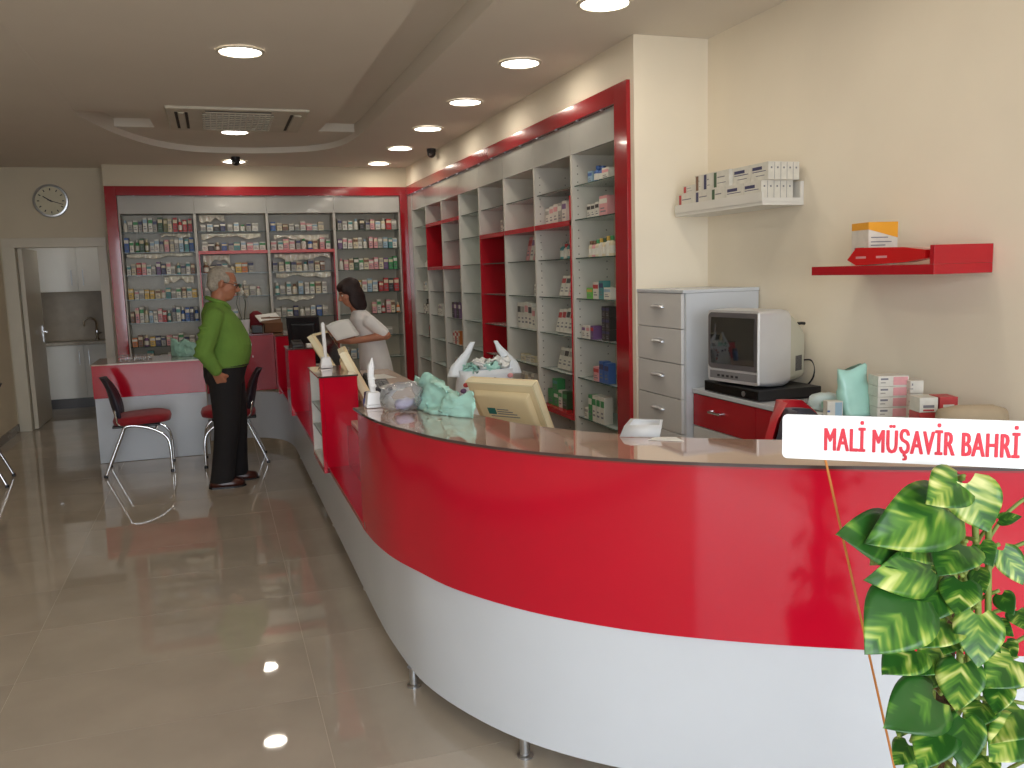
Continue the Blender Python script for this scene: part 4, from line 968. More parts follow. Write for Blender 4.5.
MB().loft([rrect(w / 2 - 0.012, -0.171, 0.075, h - 0.012, r=0.02), rrect(w / 2 - 0.010, -0.1655, 0.072, h - 0.010, r=0.02)]).build('screen_bezel', mat('tv_grey_bezel', (96, 92, 94), 0.4), tv, local=True)
sc = []; fs = []
for j in range(9):
    for i in range(11):
        u = -1 + 2 * i / 10; v = -1 + 2 * j / 8; sc.append((u * (w / 2 - 0.032), -0.1795 + 0.008 * (u * u + v * v) * 0.5, 0.205 + v * 0.108))
for j in range(8):
    for i in range(10): fs.append((j * 11 + i, j * 11 + i + 1, (j + 1) * 11 + i + 1, (j + 1) * 11 + i))
MB().add(sc, fs).build('screen', mat('tube_screen', (34, 36, 36), 0.06, coat=1.0), tv, smooth='all', local=True)
MB().box(-w / 2 + 0.02, -0.168, 0.026, w / 2 - 0.02, -0.1645, 0.062).build('control_strip', mat('tv_mid_grey', (128, 126, 128), 0.35), tv, local=True, bevel=0.002)
for k in range(5): MB().box(-0.10 + k * 0.03, -0.170, 0.036, -0.085 + k * 0.03, -0.1675, 0.046).build('button', BLACK, tv, local=True)
MB().tube([(w / 2 - 0.004, -0.172, 0.02), (w / 2 + 0.001, -0.178, 0.12), (w / 2 + 0.001, -0.178, 0.24), (w / 2 - 0.004, -0.172, h - 0.008)], 0.006).build('bright_trim', WPL, tv, local=True, smooth=True)
for k in range(6):
    yy = 0.085 + k * 0.011; xx = w / 2 - 0.03 - (yy - 0.08) * 0.357
    MB().box(xx - 0.004, yy, 0.06, xx + 0.0012, yy + 0.004, 0.13).build('vent_slot', DARK, tv, local=True)
MB().tube([(0.085, 0.13, 0.272), (0.10, 0.165, 0.274), (0.104, 0.18, 0.272)], 0.007).build('aerial_plug', BLACK, tv, local=True, smooth=True)
MB().tube(catmull([(0.09, 0.185, 0.10), (0.12, 0.205, 0.10), (0.145, 0.205, 0.07), (0.14, 0.20, 0.02), (0.11, 0.19, -0.02), (0.06, 0.18, -0.04)], 5), 0.004, 6).build('cable', BLACK, tv, local=True, smooth=True)
MB().tube(catmull([(-w / 2 - 0.006, -0.02, 0.12), (-w / 2 - 0.04, -0.04, 0.13), (-w / 2 - 0.06, -0.05, 0.09), (-w / 2 - 0.05, -0.04, 0.03), (-w / 2 - 0.02, 0.0, -0.03)], 5), 0.004, 6).build('cable', GREYP, tv, local=True, smooth=True)

# boxes and bag on the cabinet
P3 = 'stacked cartons on the low cabinet'
MBX = {}
def big_box(loc, size, rz, label, c1, c2, group=P3):
    t = thing('medicine_carton', label, 'medicine box', loc, R(rz), group)
    w, d, h = size
    MB().box(-w / 2, -d / 2, 0, w / 2, d / 2, h).build('carton', PM['white'], t, local=True)
    MB().box(0.0, -d / 2 - 0.0008, 0.004, w / 2 - 0.003, -d / 2, h - 0.004).build('colour_panel', PM[c1], t, local=True)
    MB().box(-w / 2 + 0.01, -d / 2 - 0.0008, h * 0.62, -0.02, -d / 2, h * 0.8).build('printed_line', INK, t, local=True)
    MB().box(-w / 2 + 0.01, -d / 2 - 0.0008, h * 0.3, -0.03, -d / 2, h * 0.42).build('printed_line', PM[c2], t, local=True)
    return t
for k in range(4):
    big_box((2.462, 2.72, 0.949 + k * 0.041), (0.118, 0.09, 0.0395), -18, ['bottom pink-panelled white carton of the stack of four', 'second-lowest pink-panelled white carton of the stack of four', 'second-highest pink-panelled white carton of the stack of four', 'top pink-panelled white carton of the stack of four'][k], 'pink', 'grey')
for k in range(3):
    big_box((2.524, 2.662, 0.949 + k * 0.049), (0.05, 0.08, 0.047), -18, ['lowest plain white carton between the pink stack and red cartons', 'middle plain white carton between the pink stack and red cartons', 'top plain white carton between the pink stack and red cartons'][k], 'white', 'grey')
for k, (dx, dz, a, b, lb) in enumerate(((0, 0, 'red', 'red', 'lower left carton of the red-and-white block'), (0, 0.047, 'white', 'grey', 'upper left white carton of the red-and-white block'), (0.060, 0, 'white', 'grey', 'lower right white carton of the red-and-white block'), (0.060, 0.047, 'red', 'red', 'upper right carton of the red-and-white block'))):
    t = thing('medicine_carton', lb, 'medicine box', (2.425 + dx * 1.15, 2.50 - dx * 0.37, 0.949 + dz * 1.17), R(-18), P3)
    MB().box(-0.033, -0.04, 0, 0.033, 0.04, 0.053).build('carton', PM[a], t, local=True)
    MB().box(-0.02, -0.0408, 0.016, 0.02, -0.04, 0.026).build('printed_line', PM['white'] if a == 'red' else INK, t, local=True)
    if a == 'white': MB().box(-0.02, -0.0408, 0.004, 0.02, -0.04, 0.010).build('printed_line', PM['red'], t, local=True)
rings = []
for j in range(13):
    t = j / 12; z = 0.949 + 0.185 * t; ww = 0.060 + 0.012 * t; dd = 0.042 * (1 - 0.72 * t) + 0.004; r = []
    for i in range(28):
        a = 2 * PI * i / 28; p = Vector((2.375 + ww * math.copysign(abs(math.cos(a)) ** 0.6, math.cos(a)), 2.80 + dd * math.copysign(abs(math.sin(a)) ** 0.7, math.sin(a)) + 0.02 * t, z + 0.016 * t * math.sin(3 * math.cos(a))))
        if j: p += mnoise.noise_vector(p * 16) * 0.011 + mnoise.noise_vector(p * 38) * 0.006
        r.append(p)
    rings.append(r)
tag(MB().loft(rings).build('carrier_bag', TEAL, smooth='all'), 'upright pale teal plastic bag beside the stacked white cartons', 'plastic bag')
tp = thing('tissue_pack', 'clear tissue pack with teal print next to the upright teal bag', 'pack', (2.33, 2.92, 0.949))
placed(crumple((0.14, 0.10, 0.075), 31, 0.006), Matrix.Translation((2.335, 2.93, 0.949)) @ Matrix.Rotation(R(-15), 4, 'Z')).build('pack', mat('pale_tissue_film', (196, 214, 214), 0.3, var=0.05), tp, smooth='all')
MB().box(2.27, 2.86, 0.975, 2.33, 2.871, 1.0).build('print_patch', DTEAL, tp)
big_box((2.285, 3.0 - 0.18, 0.949), (0.06, 0.05, 0.06), -20, 'small white and blue carton left of tissue pack', 'light blue', 'blue')
# keyboard-like dark thing and beige chair back to the right
# office chair between counter and cabinet
oc = thing('office_chair', 'red and dark grey office chair between the counter and low cabinet', 'chair', (2.03, 2.78, 0), R(18))
SHELL = mat('red_chair_shell', (176, 22, 34), 0.4, var=0.05)
PADM = mat('charcoal_fabric', (52, 50, 58), 0.9, var=0.15, scale=40, sheen=0.2)
def chair_back(width, z0, z1, y0, lean, curve, thick):
    rows = []
    for j in range(11):
        t = j / 10; z = z0 + (z1 - z0) * t
        hw = width / 2 * max(0.2, (1 - max(0, (t - 0.25) / 0.75) ** 2.4) ** 0.5) * (0.82 + 0.18 * min(1, t * 3))
        r = []
        for i in range(9):
            u = -1 + 2 * i / 8; r.append(Vector((u * hw, y0 + lean * t * t - curve * (1 - u * u) * -1, z)))
        for i in range(9)[::-1]:
            u = -1 + 2 * i / 8; r.append(Vector((u * hw, y0 + lean * t * t + curve * (1 - u * u) + thick, z)))
        rows.append(r)
    return MB().loft(rows)
# local +y is behind the sitter; turned so the pad looks to the right of the picture
oc.location = (1.918, 2.26, 0); oc.rotation_euler = (0, 0, R(20))
chair_back(0.42, 0.60, 1.085, 0.17, 0.05, 0.045, 0.028).build('back_shell', SHELL, oc, smooth=True, local=True)
chair_back(0.38, 0.64, 1.06, 0.135, 0.05, 0.045, 0.033).build('back_pad', PADM, oc, smooth=True, local=True)
MB().box(-0.20, -0.21, 0.46, 0.20, 0.16, 0.53).build('seat', PADM, oc, local=True, bevel=0.03)
MB().box(-0.03, 0.10, 0.42, 0.03, 0.25, 0.455).box(-0.03, 0.225, 0.42, 0.03, 0.25, 0.70).build('back_bar', BLACK, oc, local=True)
MB().lathe([(0.03, 0.10), (0.03, 0.30), (0.02, 0.31), (0.02, 0.45)], n=14).build('gas_lift', BLACK, oc, local=True, smooth=True)
for k in range(5):
    a = 2 * PI * k / 5 + 0.3
    lg = MB().tube([(0, 0, 0.11), (0.15 * math.cos(a), 0.15 * math.sin(a), 0.10), (0.27 * math.cos(a), 0.27 * math.sin(a), 0.075)], [0.028, 0.022, 0.016]).build('star_leg', BLACK, oc, local=True, smooth=True)
    MB().lathe([(0.028, -0.012), (0.030, 0), (0.028, 0.012)], n=14, M=Matrix.Translation((0.27 * math.cos(a), 0.27 * math.sin(a), 0.0305)) @ Matrix.Rotation(a, 4, 'Z') @ Matrix.Rotation(R(90), 4, 'X')).build('castor', BLACK, lg, local=True, smooth=True)
# beige cushion back peeking over the sign
bc = thing('beige_bolster', 'beige rounded bolster on the cabinet peeking over the white sign', 'cushion', (2.47, 2.30, 0.949))
MB().tube([(2.36, 2.36, 1.0), (2.42, 2.335, 1.0), (2.52, 2.29, 1.0), (2.56, 2.272, 1.0)], [0.035, 0.048, 0.048, 0.035], 16).build('cover', mat('beige_fabric', (178, 160, 134), 0.85, var=0.08), bc, smooth='all')

# ================================================================= WALL SHELVES
ws = thing('wall_shelf', 'white floating wall shelf holding two layers of white cartons', 'shelf', (2.5, 3.86, 1.82))
MB().box(2.395, 3.462, 1.821, 2.618, 4.262, 1.836).build('bottom_board', WHITE_M, ws)
MB().box(2.402, 3.462, 1.8365, 2.60, 4.249, 1.854).build('inner_board', WHITE_M, ws)
MB().box(2.392, 3.462, 1.8365, 2.402, 4.262, 1.880).build('front_lip', WHITE_M, ws)
MB().box(2.60, 3.462, 1.8365, 2.618, 4.262, 1.93).build('back_board', WHITE_M, ws)
MB().box(2.402, 4.25, 1.8365, 2.60, 4.262, 1.880).build('end_lip', WHITE_M, ws)
WG = 'white cartons on the white wall shelf'
def shelf_carton(ya, yb_, z, x0, x1, stripe, label, end=False, text=False, h=0.0805):
    t = thing('medicine_carton', label, 'medicine box', ((x0 + x1) / 2, (ya + yb_) / 2, z), 0, WG)
    MB().box(x0, ya, z, x1, yb_, z + h).build('carton', PM['white'], t)
    if stripe: MB().box(x0 - 0.0008, yb_ - 0.032, z + 0.004, x0, yb_ - 0.008, z + h - 0.004).build('colour_stripe', PM[stripe], t)
    if text:
        MB().box(x0 - 0.0008, ya + 0.05, z + h * 0.62, x0, yb_ - 0.012, z + h * 0.80).build('printed_word', PM['navy'], t)
        MB().box(x0 - 0.0008, ya + 0.02, z + h * 0.50, x0, yb_ - 0.012, z + h * 0.54).build('printed_line', PM['navy'], t)
    else: MB().box(x0 - 0.0008, ya + 0.04, z + h * 0.60, x0, yb_ - 0.04, z + h * 0.66).build('printed_line', INK, t)
    MB().box(x0 - 0.0008, ya + 0.03, z + h * 0.26, x0, yb_ - 0.04, z + h * 0.30).build('printed_line', INK, t)
    if end:
        for k in range(5):
            xx = x0 + (x1 - x0) * (k + 0.5) / 5
            MB().box(xx - 0.004, ya - 0.0008, z + h * 0.62, xx + 0.004, ya, z + h * 0.72).build('printed_dot', INK, t)
            if k: MB().box(x0 + (x1 - x0) * k / 5 - 0.0008, ya - 0.0008, z + 0.002, x0 + (x1 - x0) * k / 5 + 0.0008, ya, z + h - 0.002).build('seam', INK, t)
zl = 1.8548
low = [(4.245, 'red', 'farthest lower white carton with red stripe'), (4.070, 'navy', 'second-farthest lower white carton with dark stripe'), (3.915, 'dark green', 'third-farthest lower white carton with green stripe'), (3.780, None, 'fourth-farthest lower white carton with blue lettering'), (3.630, None, 'nearest lower white carton with its end showing')]
for k, (yt, st, lb) in enumerate(low):
    yn = low[k + 1][0] + 0.003 if k < 4 else 3.488
    shelf_carton(yn, yt, zl, 2.405, 2.578, st, lb + ' on the white wall shelf', end=(k == 4), text=st is None)
up = [(4.195, 4.075, 'red', 'red-striped white carton lying atop the farthest lower white carton'), (4.07, 3.995, 'brown', 'brown-striped upper white carton on the white wall shelf'), (3.992, 3.90, 'navy', 'dark-striped upper white carton on the white wall shelf'), (3.897, 3.753, 'dark green', 'green-striped upper white carton on the white wall shelf'), (3.75, 3.602, None, 'second-nearest upper white carton on the white wall shelf'), (3.599, 3.462, None, 'nearest upper white carton with its end showing, white wall shelf')]
for k, (yt, yn, st, lb) in enumerate(up):
    shelf_carton(yn, yt, zl + 0.081, 2.405 if k < 4 else 2.425, 2.592, st, lb, end=(k == 5), text=st is None, h=0.040 if k == 0 else 0.0805)
rs = thing('wall_shelf', 'red floating wall shelf with a raised end at its near side', 'shelf', (2.48, 2.75, 1.5))
MB().box(2.355, 2.401, 1.500, 2.618, 3.055, 1.535).build('plank', RED_D, rs, bevel=0.001)
MB().box(2.355, 2.401, 1.5355, 2.618, 2.421, 1.602).build('end_block', RED_D, rs, bevel=0.001)
oc2 = thing('medicine_carton', 'orange-topped white carton standing on the red wall shelf', 'medicine box', (2.492, 2.85, 1.536), R(-12), None)
OR = mat('orange_print', (238, 166, 30), 0.4)
MB().box(-0.06, -0.065, 0, 0.06, 0.065, 0.165).build('carton', PM['white'], oc2, local=True)
MB().add([(-0.06, -0.0658, 0.166), (0.06, -0.0658, 0.166), (0.06, -0.0658, 0.105), (-0.06, -0.0658, 0.138)], [(0, 1, 2, 3)]).add([(-0.06, -0.0651, 0.166), (0.06, -0.0651, 0.166), (0.06, -0.0651, 0.105), (-0.06, -0.0651, 0.138)], [(0, 1, 2, 3)]).build('orange_band', OR, oc2, local=True)
MB().box(-0.0608, -0.065, 0.138, -0.06, 0.065, 0.166).build('orange_band', OR, oc2, local=True)
MB().box(-0.06, -0.065, 0.1652, 0.06, 0.065, 0.1662).build('orange_top', OR, oc2, local=True)
for z, a in ((0.105, 0.03), (0.088, 0.045), (0.075, 0.02)): MB().box(-0.05, -0.0656, z, a - 0.01, -0.065, z + 0.004).build('printed_line', INK, oc2, local=True)
MB().box(-0.0607, -0.03, 0.062, -0.06, 0.04, 0.07).build('printed_line', PM['navy'], oc2, local=True)
bp = thing('red_pack', 'red pointed leaflet pack lying on the red wall shelf', 'pack', (2.42, 2.74, 1.536))
RP = mat('bright_red_card', (206, 22, 28), 0.25, coat=0.4)
MB().prism([(0, 0.022), (0.05, 0.068), (0.30, 0.062), (0.40, 0.050), (0.40, 0.02), (0.30, 0.008), (0.05, 0.0)], 0, 0.055, M=Matrix.Translation((2.418, 2.85, 1.5365)) @ Matrix.Rotation(R(-90), 4, 'Z') @ Matrix.Rotation(R(90), 4, 'X')).build('pack', RP, bp)
for a in (0.05, 0.16): MB().box(a, 0.026, 0.0551, a + 0.055, 0.034, 0.0558, M=Matrix.Translation((2.418, 2.85, 1.5365)) @ Matrix.Rotation(R(-90), 4, 'Z') @ Matrix.Rotation(R(90), 4, 'X')).build('printed_word', PM['pink'], bp)

# ================================================================= VISITOR CHAIRS
SEAT_RED = mat('red_seat_fabric', (150, 14, 30), 0.75, var=0.12, scale=25, sheen=0.2)
def visitor_chair(loc, rz, label):
    """local: sitter faces +x, seat 0.46 high"""
    t = thing('visitor_chair', label, 'chair', loc, rz, 'red-seated visitor chairs')
    for s in (-1, 1):
        y = s * 0.205
        pts = catmull([Vector(p) for p in ((-0.27, y + s * 0.015, 0.012), (-0.235, y + s * 0.012, 0.10), (-0.13, y, 0.345), (-0.105, y, 0.395), (-0.05, y, 0.405), (0.05, y, 0.385), (0.14, y, 0.345), (0.205, y, 0.285), (0.225, y + s * 0.01, 0.20), (0.228, y + s * 0.014, 0.012))], 6)
        l = MB().tube(pts, 0.0115, 10).build('leg_frame', CHROME, t, smooth='all', local=True)
        for (px, py) in ((-0.272, y + s * 0.015), (0.228, y + s * 0.014)): MB().lathe([(0.015, 0.0), (0.015, 0.022)], (px, py, 0), 10).build('rubber_foot', BLACK, l, local=True)
        MB().tube(catmull([Vector((-0.10, y * 0.9, 0.405)), Vector((-0.15, y * 0.88, 0.42)), Vector((-0.165, y * 0.80, 0.47)), Vector((-0.175, y * 0.72, 0.53))], 5), 0.011, 8).build('back_bracket', CHROME, t, smooth='all', local=True)
    for x, z in ((-0.105, 0.397), (0.12, 0.355)): MB().tube([(x, -0.205, z), (x, 0.205, z)], 0.010, 8).build('cross_bar', CHROME, t, smooth=True, local=True)
    rings = []
    for z, sc_, dx in ((0.408, 0.86, 0), (0.416, 0.97, 0), (0.445, 1.0, 0), (0.468, 0.96, 0), (0.480, 0.82, 0)):
        r = []
        for i in range(28):
            a = 2 * PI * i / 28
            x = 0.225 * sc_ * math.copysign(abs(math.cos(a)) ** 0.6, math.cos(a)); y = 0.225 * sc_ * math.copysign(abs(math.sin(a)) ** 0.6, math.sin(a))
            r.append(Vector((0.02 + x, y, z + 0.012 * (x / 0.225) ** 2 * (1 if x > 0 else 0) * -1 + 0.02 * (x / 0.4))))
        rings.append(r)
    MB().loft(rings).build('seat', SEAT_RED, t, smooth='all', local=True)
    MB().box(-0.20, -0.19, 0.388, 0.16, 0.19, 0.4055).build('seat_board', BLACK, t, local=True, bevel=0.006)
    rows = []
    for j in range(13):
        u = j / 12; z = 0.43 + 0.36 * u; x0 = -0.165 + 0.03 * u - 0.135 * u ** 2
        hw = 0.185 * (0.72 + 0.28 * math.sin(PI * min(1, 0.15 + u * 0.9))) * (1 - 0.55 * max(0, u - 0.75) * 2)
        th = 0.028 * (1 - 0.5 * u) + 0.035 * math.sin(PI * u) ** 2 * (1 - u)
        r = []
        for i in range(9):
            v = -1 + 2 * i / 8; r.append(Vector((x0 + 0.035 * v * v, v * hw, z)))
        for i in range(9)[::-1]:
            v = -1 + 2 * i / 8; r.append(Vector((x0 + 0.035 * v * v - th * (1 - 0.5 * v * v), v * hw, z)))
        rows.append(r)
    MB().loft(rows).build('backrest', DARK, t, smooth='all', local=True)
    MB().tube([(-0.02, -0.02, 0.38), (-0.02, 0.02, 0.38)], 0.02, 10).build('knob', BLACK, t, local=True)
    return t
visitor_chair((-0.66, 7.755, 0), R(1), 'red-seated chrome visitor chair standing free left of the man in green')
visitor_chair((0.06, 7.765, 0), R(180), 'red-seated chrome visitor chair half hidden behind the man in green')
visitor_chair((-1.98 + 0.06, 7.72, 0), R(185), 'red-seated chrome visitor chair cut off at the left picture edge')

# ================================================================= PEOPLE
SKIN_M = mat('tanned_skin', (176, 116, 88), 0.55, var=0.06, scale=20)
SKIN_W = mat('warm_skin', (186, 124, 96), 0.55, var=0.05, scale=20)
SHIRT = mat('green_shirt_cotton', (106, 142, 58), 0.85, var=0.08, scale=9, bump=0.15)
TROUS = mat('black_trouser_cloth', (24, 20, 22), 0.85, var=0.15, scale=12)
SHOE = mat('dark_brown_leather', (66, 30, 22), 0.3, var=0.1)
GHAIR = mat('grey_hair', (170, 160, 146), 0.8, var=0.25, scale=60, bump=0.4)
DHAIR = mat('dark_brown_hair', (36, 14, 12), 0.6, var=0.3, scale=50, bump=0.3)
COAT = mat('white_tunic_cotton', (238, 234, 232), 0.85, var=0.04, scale=9, bump=0.15)
EYEW = mat('eye_white', (220, 214, 208), 0.2)

def head_shapes(mb, T, s=1.0):
    """head in local coordinates facing +x, centre of skull at origin, chin near z=-0.125; T places it"""
    def e(c, r, rot=0.0): mb.ell((0, 0, 0), [v * s for v in r], M=T @ Matrix.Translation(Vector(c) * s) @ Matrix.Rotation(rot, 4, 'Y'))
    def c(p, q, a, b): mb.cap(T @ (Vector(p) * s), T @ (Vector(q) * s), a * s, b * s, 10)
    e((-0.012, 0, 0.030), (0.098, 0.076, 0.090)); e((0.030, 0, -0.030), (0.066, 0.062, 0.085)); e((0.045, 0, -0.085), (0.040, 0.046, 0.036))
    e((0.062, 0, 0.028), (0.030, 0.058, 0.022))
    c((0.090, 0, 0.010), (0.112, 0, -0.028), 0.010, 0.015); e((0.094, 0, -0.034), (0.016, 0.019, 0.010))
    c((0.084, -0.020, -0.058), (0.084, 0.020, -0.058), 0.009, 0.009); c((0.083, -0.017, -0.070), (0.083, 0.017, -0.070), 0.009, 0.009)
    for y in (-1, 1):
        e((0.064, y * 0.040, -0.018), (0.028, 0.022, 0.026)); e((-0.005, y * 0.078, -0.008), (0.018, 0.009, 0.030), 0.2); c((-0.004, y * 0.072, 0.012), (-0.004, y * 0.083, 0.016), 0.010, 0.008)
def eyes(T, parent, s=1.0, iris=None):
    for y in (-1, 1):
        mb = MB().ell((0, 0, 0), (0.012 * s, 0.014 * s, 0.0085 * s), M=T @ Matrix.Translation(Vector((0.079, y * 0.031, 0.004)) * s), n=10)
        ey = mb.build('eye', EYEW, parent, smooth='all')
        MB().ell((0, 0, 0), (0.005 * s, 0.006 * s, 0.006 * s), M=T @ Matrix.Translation(Vector((0.0885, y * 0.031, 0.004)) * s), n=8).build('iris', BLACK, ey, smooth='all')
        MB().cap(T @ (Vector((0.090, y * 0.014, 0.024)) * s), T @ (Vector((0.076, y * 0.052, 0.026)) * s), 0.005 * s, 0.004 * s, 8).build('eyebrow', iris or BLACK, parent, smooth='all')
def hand(mb, wrist, d, palm_n, curl=0.5, size=1.0):
    """palm and five bent fingers; d points from wrist to knuckles, palm_n out of the palm"""
    d = Vector(d).normalized(); n = Vector(palm_n); n = (n - d * n.dot(d)).normalized(); side = d.cross(n); w = Vector(wrist); s = size
    for k in (-1, 0, 1): mb.cap(w + side * k * 0.018 * s, w + d * 0.085 * s + side * k * 0.026 * s, 0.017 * s, 0.014 * s, 8)
    for k, ln in ((-1.5, 0.062), (-0.5, 0.076), (0.5, 0.082), (1.5, 0.074)):
        b = w + d * 0.09 * s + side * k * 0.020 * s; a = 0.0; p = b
        for seg, fr_ in enumerate((0.45, 0.32, 0.23)):
            a += curl * (0.6 + 0.4 * seg); dirv = d * math.cos(a) + n * math.sin(a)
            q = p + dirv * ln * fr_ * s; mb.cap(p, q, (0.0098 - 0.0008 * seg) * s, (0.0092 - 0.0008 * seg) * s, 8); p = q
    b = w + d * 0.028 * s + side * 0.030 * s; q = b + (d * 0.7 + side * 0.55 + n * 0.35).normalized() * 0.042 * s; mb.cap(b, q, 0.013 * s, 0.011 * s, 8)
    mb.cap(q, q + (d * 0.9 + n * 0.4).normalized() * 0.032 * s, 0.011 * s, 0.009 * s, 8)
def ering(c, rx, ry, n=24, tilt=0.0, p=1.0):
    out = []
    for i in range(n):
        a = 2 * PI * i / n; x = rx * math.copysign(abs(math.cos(a)) ** p, math.cos(a)); y = ry * math.copysign(abs(math.sin(a)) ** p, math.sin(a))
        out.append(Vector((c[0] + x, c[1] + y, c[2] + tilt * x)))
    return out

# --- man in the green shirt: faces right, right hand in his trouser pocket
MY = 6.86
man = thing('person', 'grey-haired man in green shirt and black trousers standing at the counter', 'person', (0.0, MY, 0))
HT = Matrix.Translation((0.062, MY, 1.525)) @ Matrix.Rotation(R(-6), 4, 'Z') @ Matrix.Rotation(R(13), 4, 'Y')
b = MB(); head_shapes(b, HT, 1.02)
b.cap((-0.012, MY, 1.33), (0.036, MY, 1.46), 0.062, 0.054)
TORSO = [(0.86, 0.032, 0.135, 0.165), (0.95, 0.040, 0.150, 0.170), (1.05, 0.060, 0.155, 0.172), (1.15, 0.050, 0.145, 0.178), (1.24, 0.026, 0.128, 0.188), (1.31, 0.004, 0.102, 0.180), (1.355, -0.008, 0.072, 0.115), (1.385, -0.004, 0.058, 0.066)]
b.loft([ering((x, MY, z), rx, ry) for z, x, rx, ry in TORSO])
NL = [(0.022, -0.088, 0.90), (0.012, -0.092, 0.47), (-0.045, -0.085, 0.085)]      # near (right) leg
FL = [(0.040, 0.088, 0.90), (0.075, 0.10, 0.47), (0.060, 0.135, 0.085)]          # far (left) leg
for Lg in (NL, FL):
    P = [Vector((x, MY + y, z)) for x, y, z in Lg]
    b.cap(P[0], P[1], 0.088, 0.056); b.cap(P[1], P[2], 0.055, 0.040)
    b.cap(P[2] + Vector((-0.02, 0, -0.035)), P[2] + Vector((0.13, 0, -0.055)), 0.036, 0.026)
RS, RE, RW = Vector((-0.020, MY - 0.185, 1.285)), Vector((-0.105, MY - 0.232, 1.035)), Vector((-0.032, MY - 0.212, 0.885))
LS, LE, LW = Vector((-0.005, MY + 0.185, 1.285)), Vector((-0.045, MY + 0.240, 1.03)), Vector((0.05, MY + 0.235, 0.82))
for S_, E_, W_ in ((RS, RE, RW), (LS, LE, LW)): b.cap(S_, E_, 0.052, 0.042); b.cap(E_, W_, 0.040, 0.028)
hand(b, RW, (0.36, 0.42, -0.84), (0.2, 0.9, 0.3), 0.2)
hand(b, LW, (0.30, 0.0, -0.95), (0.2, -0.97, 0.0), 0.35)
body = put_mesh('body', remesh(b, 0.0085, 3), SKIN_M, man)
eyes(HT, man, 1.02, GHAIR)
s = MB()
SH = [(0.905, 0.038, 0.162, 0.186), (0.945, 0.046, 0.168, 0.190), (1.0, 0.058, 0.172, 0.190), (1.07, 0.066, 0.170, 0.190), (1.15, 0.056, 0.158, 0.193), (1.24, 0.030, 0.142, 0.200), (1.31, 0.006, 0.116, 0.192), (1.355, -0.006, 0.086, 0.130), (1.392, 0.0, 0.070, 0.080)]
s.loft([ering((x, MY, z), rx, ry, 28) for z, x, rx, ry in SH])
s.cap(RS, RE, 0.073, 0.063); s.cap(RE, RW + Vector((0, 0, 0.015)), 0.062, 0.044)
s.cap(LS, LE, 0.073, 0.063); s.cap(LE, LW, 0.062, 0.044)
for k in range(5): s.ell(RE + Vector((0.012 * k - 0.02, 0.01, 0.05 * k - 0.02)), (0.062, 0.058, 0.016))
put_mesh('shirt', remesh(s, 0.010, 3), SHIRT, man)
c = MB()
c.tube(catmull([Vector((0.098, MY - 0.018, 1.335)), Vector((0.060, MY - 0.062, 1.378)), Vector((-0.015, MY - 0.076, 1.405)), Vector((-0.062, MY, 1.425)), Vector((-0.015, MY + 0.076, 1.405)), Vector((0.060, MY + 0.062, 1.378)), Vector((0.098, MY + 0.018, 1.335))], 5), [0.010] + [0.016] * 29 + [0.010], 8)
cm = c.build('collar', SHIRT, man, smooth='all')
for k in range(5): MB().lathe([(0.007, 0), (0.007, 0.004)], n=10, M=Matrix.Translation((0.058 + [0.19, 0.185, 0.17, 0.13, 0.085][k] - 0.012, MY - 0.02, 0.97 + k * 0.09)) @ Matrix.Rotation(R(90), 4, 'Y')).build('button', WPL, man)
t_ = MB(); t_.loft([ering((x, MY, z), rx, ry, 24) for z, x, rx, ry in ((0.955, 0.042, 0.160, 0.182), (0.90, 0.034, 0.158, 0.184), (0.84, 0.024, 0.150, 0.185), (0.78, 0.024, 0.135, 0.175))])
for Lg, sx in ((NL, 0), (FL, 0)):
    P = [Vector((x, MY + y, z)) for x, y, z in Lg]
    rows = []
    for (z, r, rr) in ((0.88, 0.118, 0.098), (0.75, 0.116, 0.096), (0.60, 0.103, 0.088), (0.45, 0.092, 0.082), (0.30, 0.086, 0.078), (0.15, 0.086, 0.078), (0.045, 0.090, 0.080)):
        q = P[0].lerp(P[1], (0.90 - z) / 0.43) if z > 0.47 else P[1].lerp(P[2], (0.47 - z) / 0.385)
        rows.append(ering((q.x + 0.006, q.y, z), r, rr, 20))
    t_.loft(rows)
put_mesh('trousers', remesh(t_, 0.010, 3), TROUS, man)
bl_ = MB().wall([Vector((p.x, p.y, 0)) for p in ering((0.044, MY, 0), 0.163, 0.186, 32)] + [Vector((0.207, MY, 0))], 0.004, 0.915, 0.950).build('belt', BLACK, man)
for Lg in (NL, FL):
    x, y, z = Lg[2]; y += MY; x -= 0.01
    sm = MB(); sm.loft([[Vector((x + a, y + q, zz)) for a, q in ((-0.085, 0), (-0.06, -0.036), (0.0, -0.040), (0.09, -0.047), (0.15, -0.034), (0.175, 0), (0.15, 0.034), (0.09, 0.047), (0.0, 0.040), (-0.06, 0.036))] for zz in (0.012, 0.03)] + [[Vector((x + a * f2_ - 0.01 * (1 - f2_), y + q * 0.9, zz)) for a, q in ((-0.085, 0), (-0.06, -0.036), (0.0, -0.040), (0.09, -0.047), (0.15, -0.034), (0.175, 0), (0.15, 0.034), (0.09, 0.047), (0.0, 0.040), (-0.06, 0.036))] for zz, f2_ in ((0.055, 0.92), (0.072, 0.55))])
    so = sm.build('shoe', SHOE, man, smooth='all')
    MB().loft([[Vector((x + a * 1.04, y + q * 1.05, zz)) for a, q in ((-0.085, 0), (-0.06, -0.036), (0.0, -0.040), (0.09, -0.047), (0.15, -0.034), (0.175, 0), (0.15, 0.034), (0.09, 0.047), (0.0, 0.040), (-0.06, 0.036))] for zz in (0.0, 0.0118)]).build('sole', BLACK, so)
h = MB()
def he(c_, r_, m=None): h.ell((0, 0, 0), [v * 1.02 for v in r_], M=HT @ Matrix.Translation(Vector(c_) * 1.02))
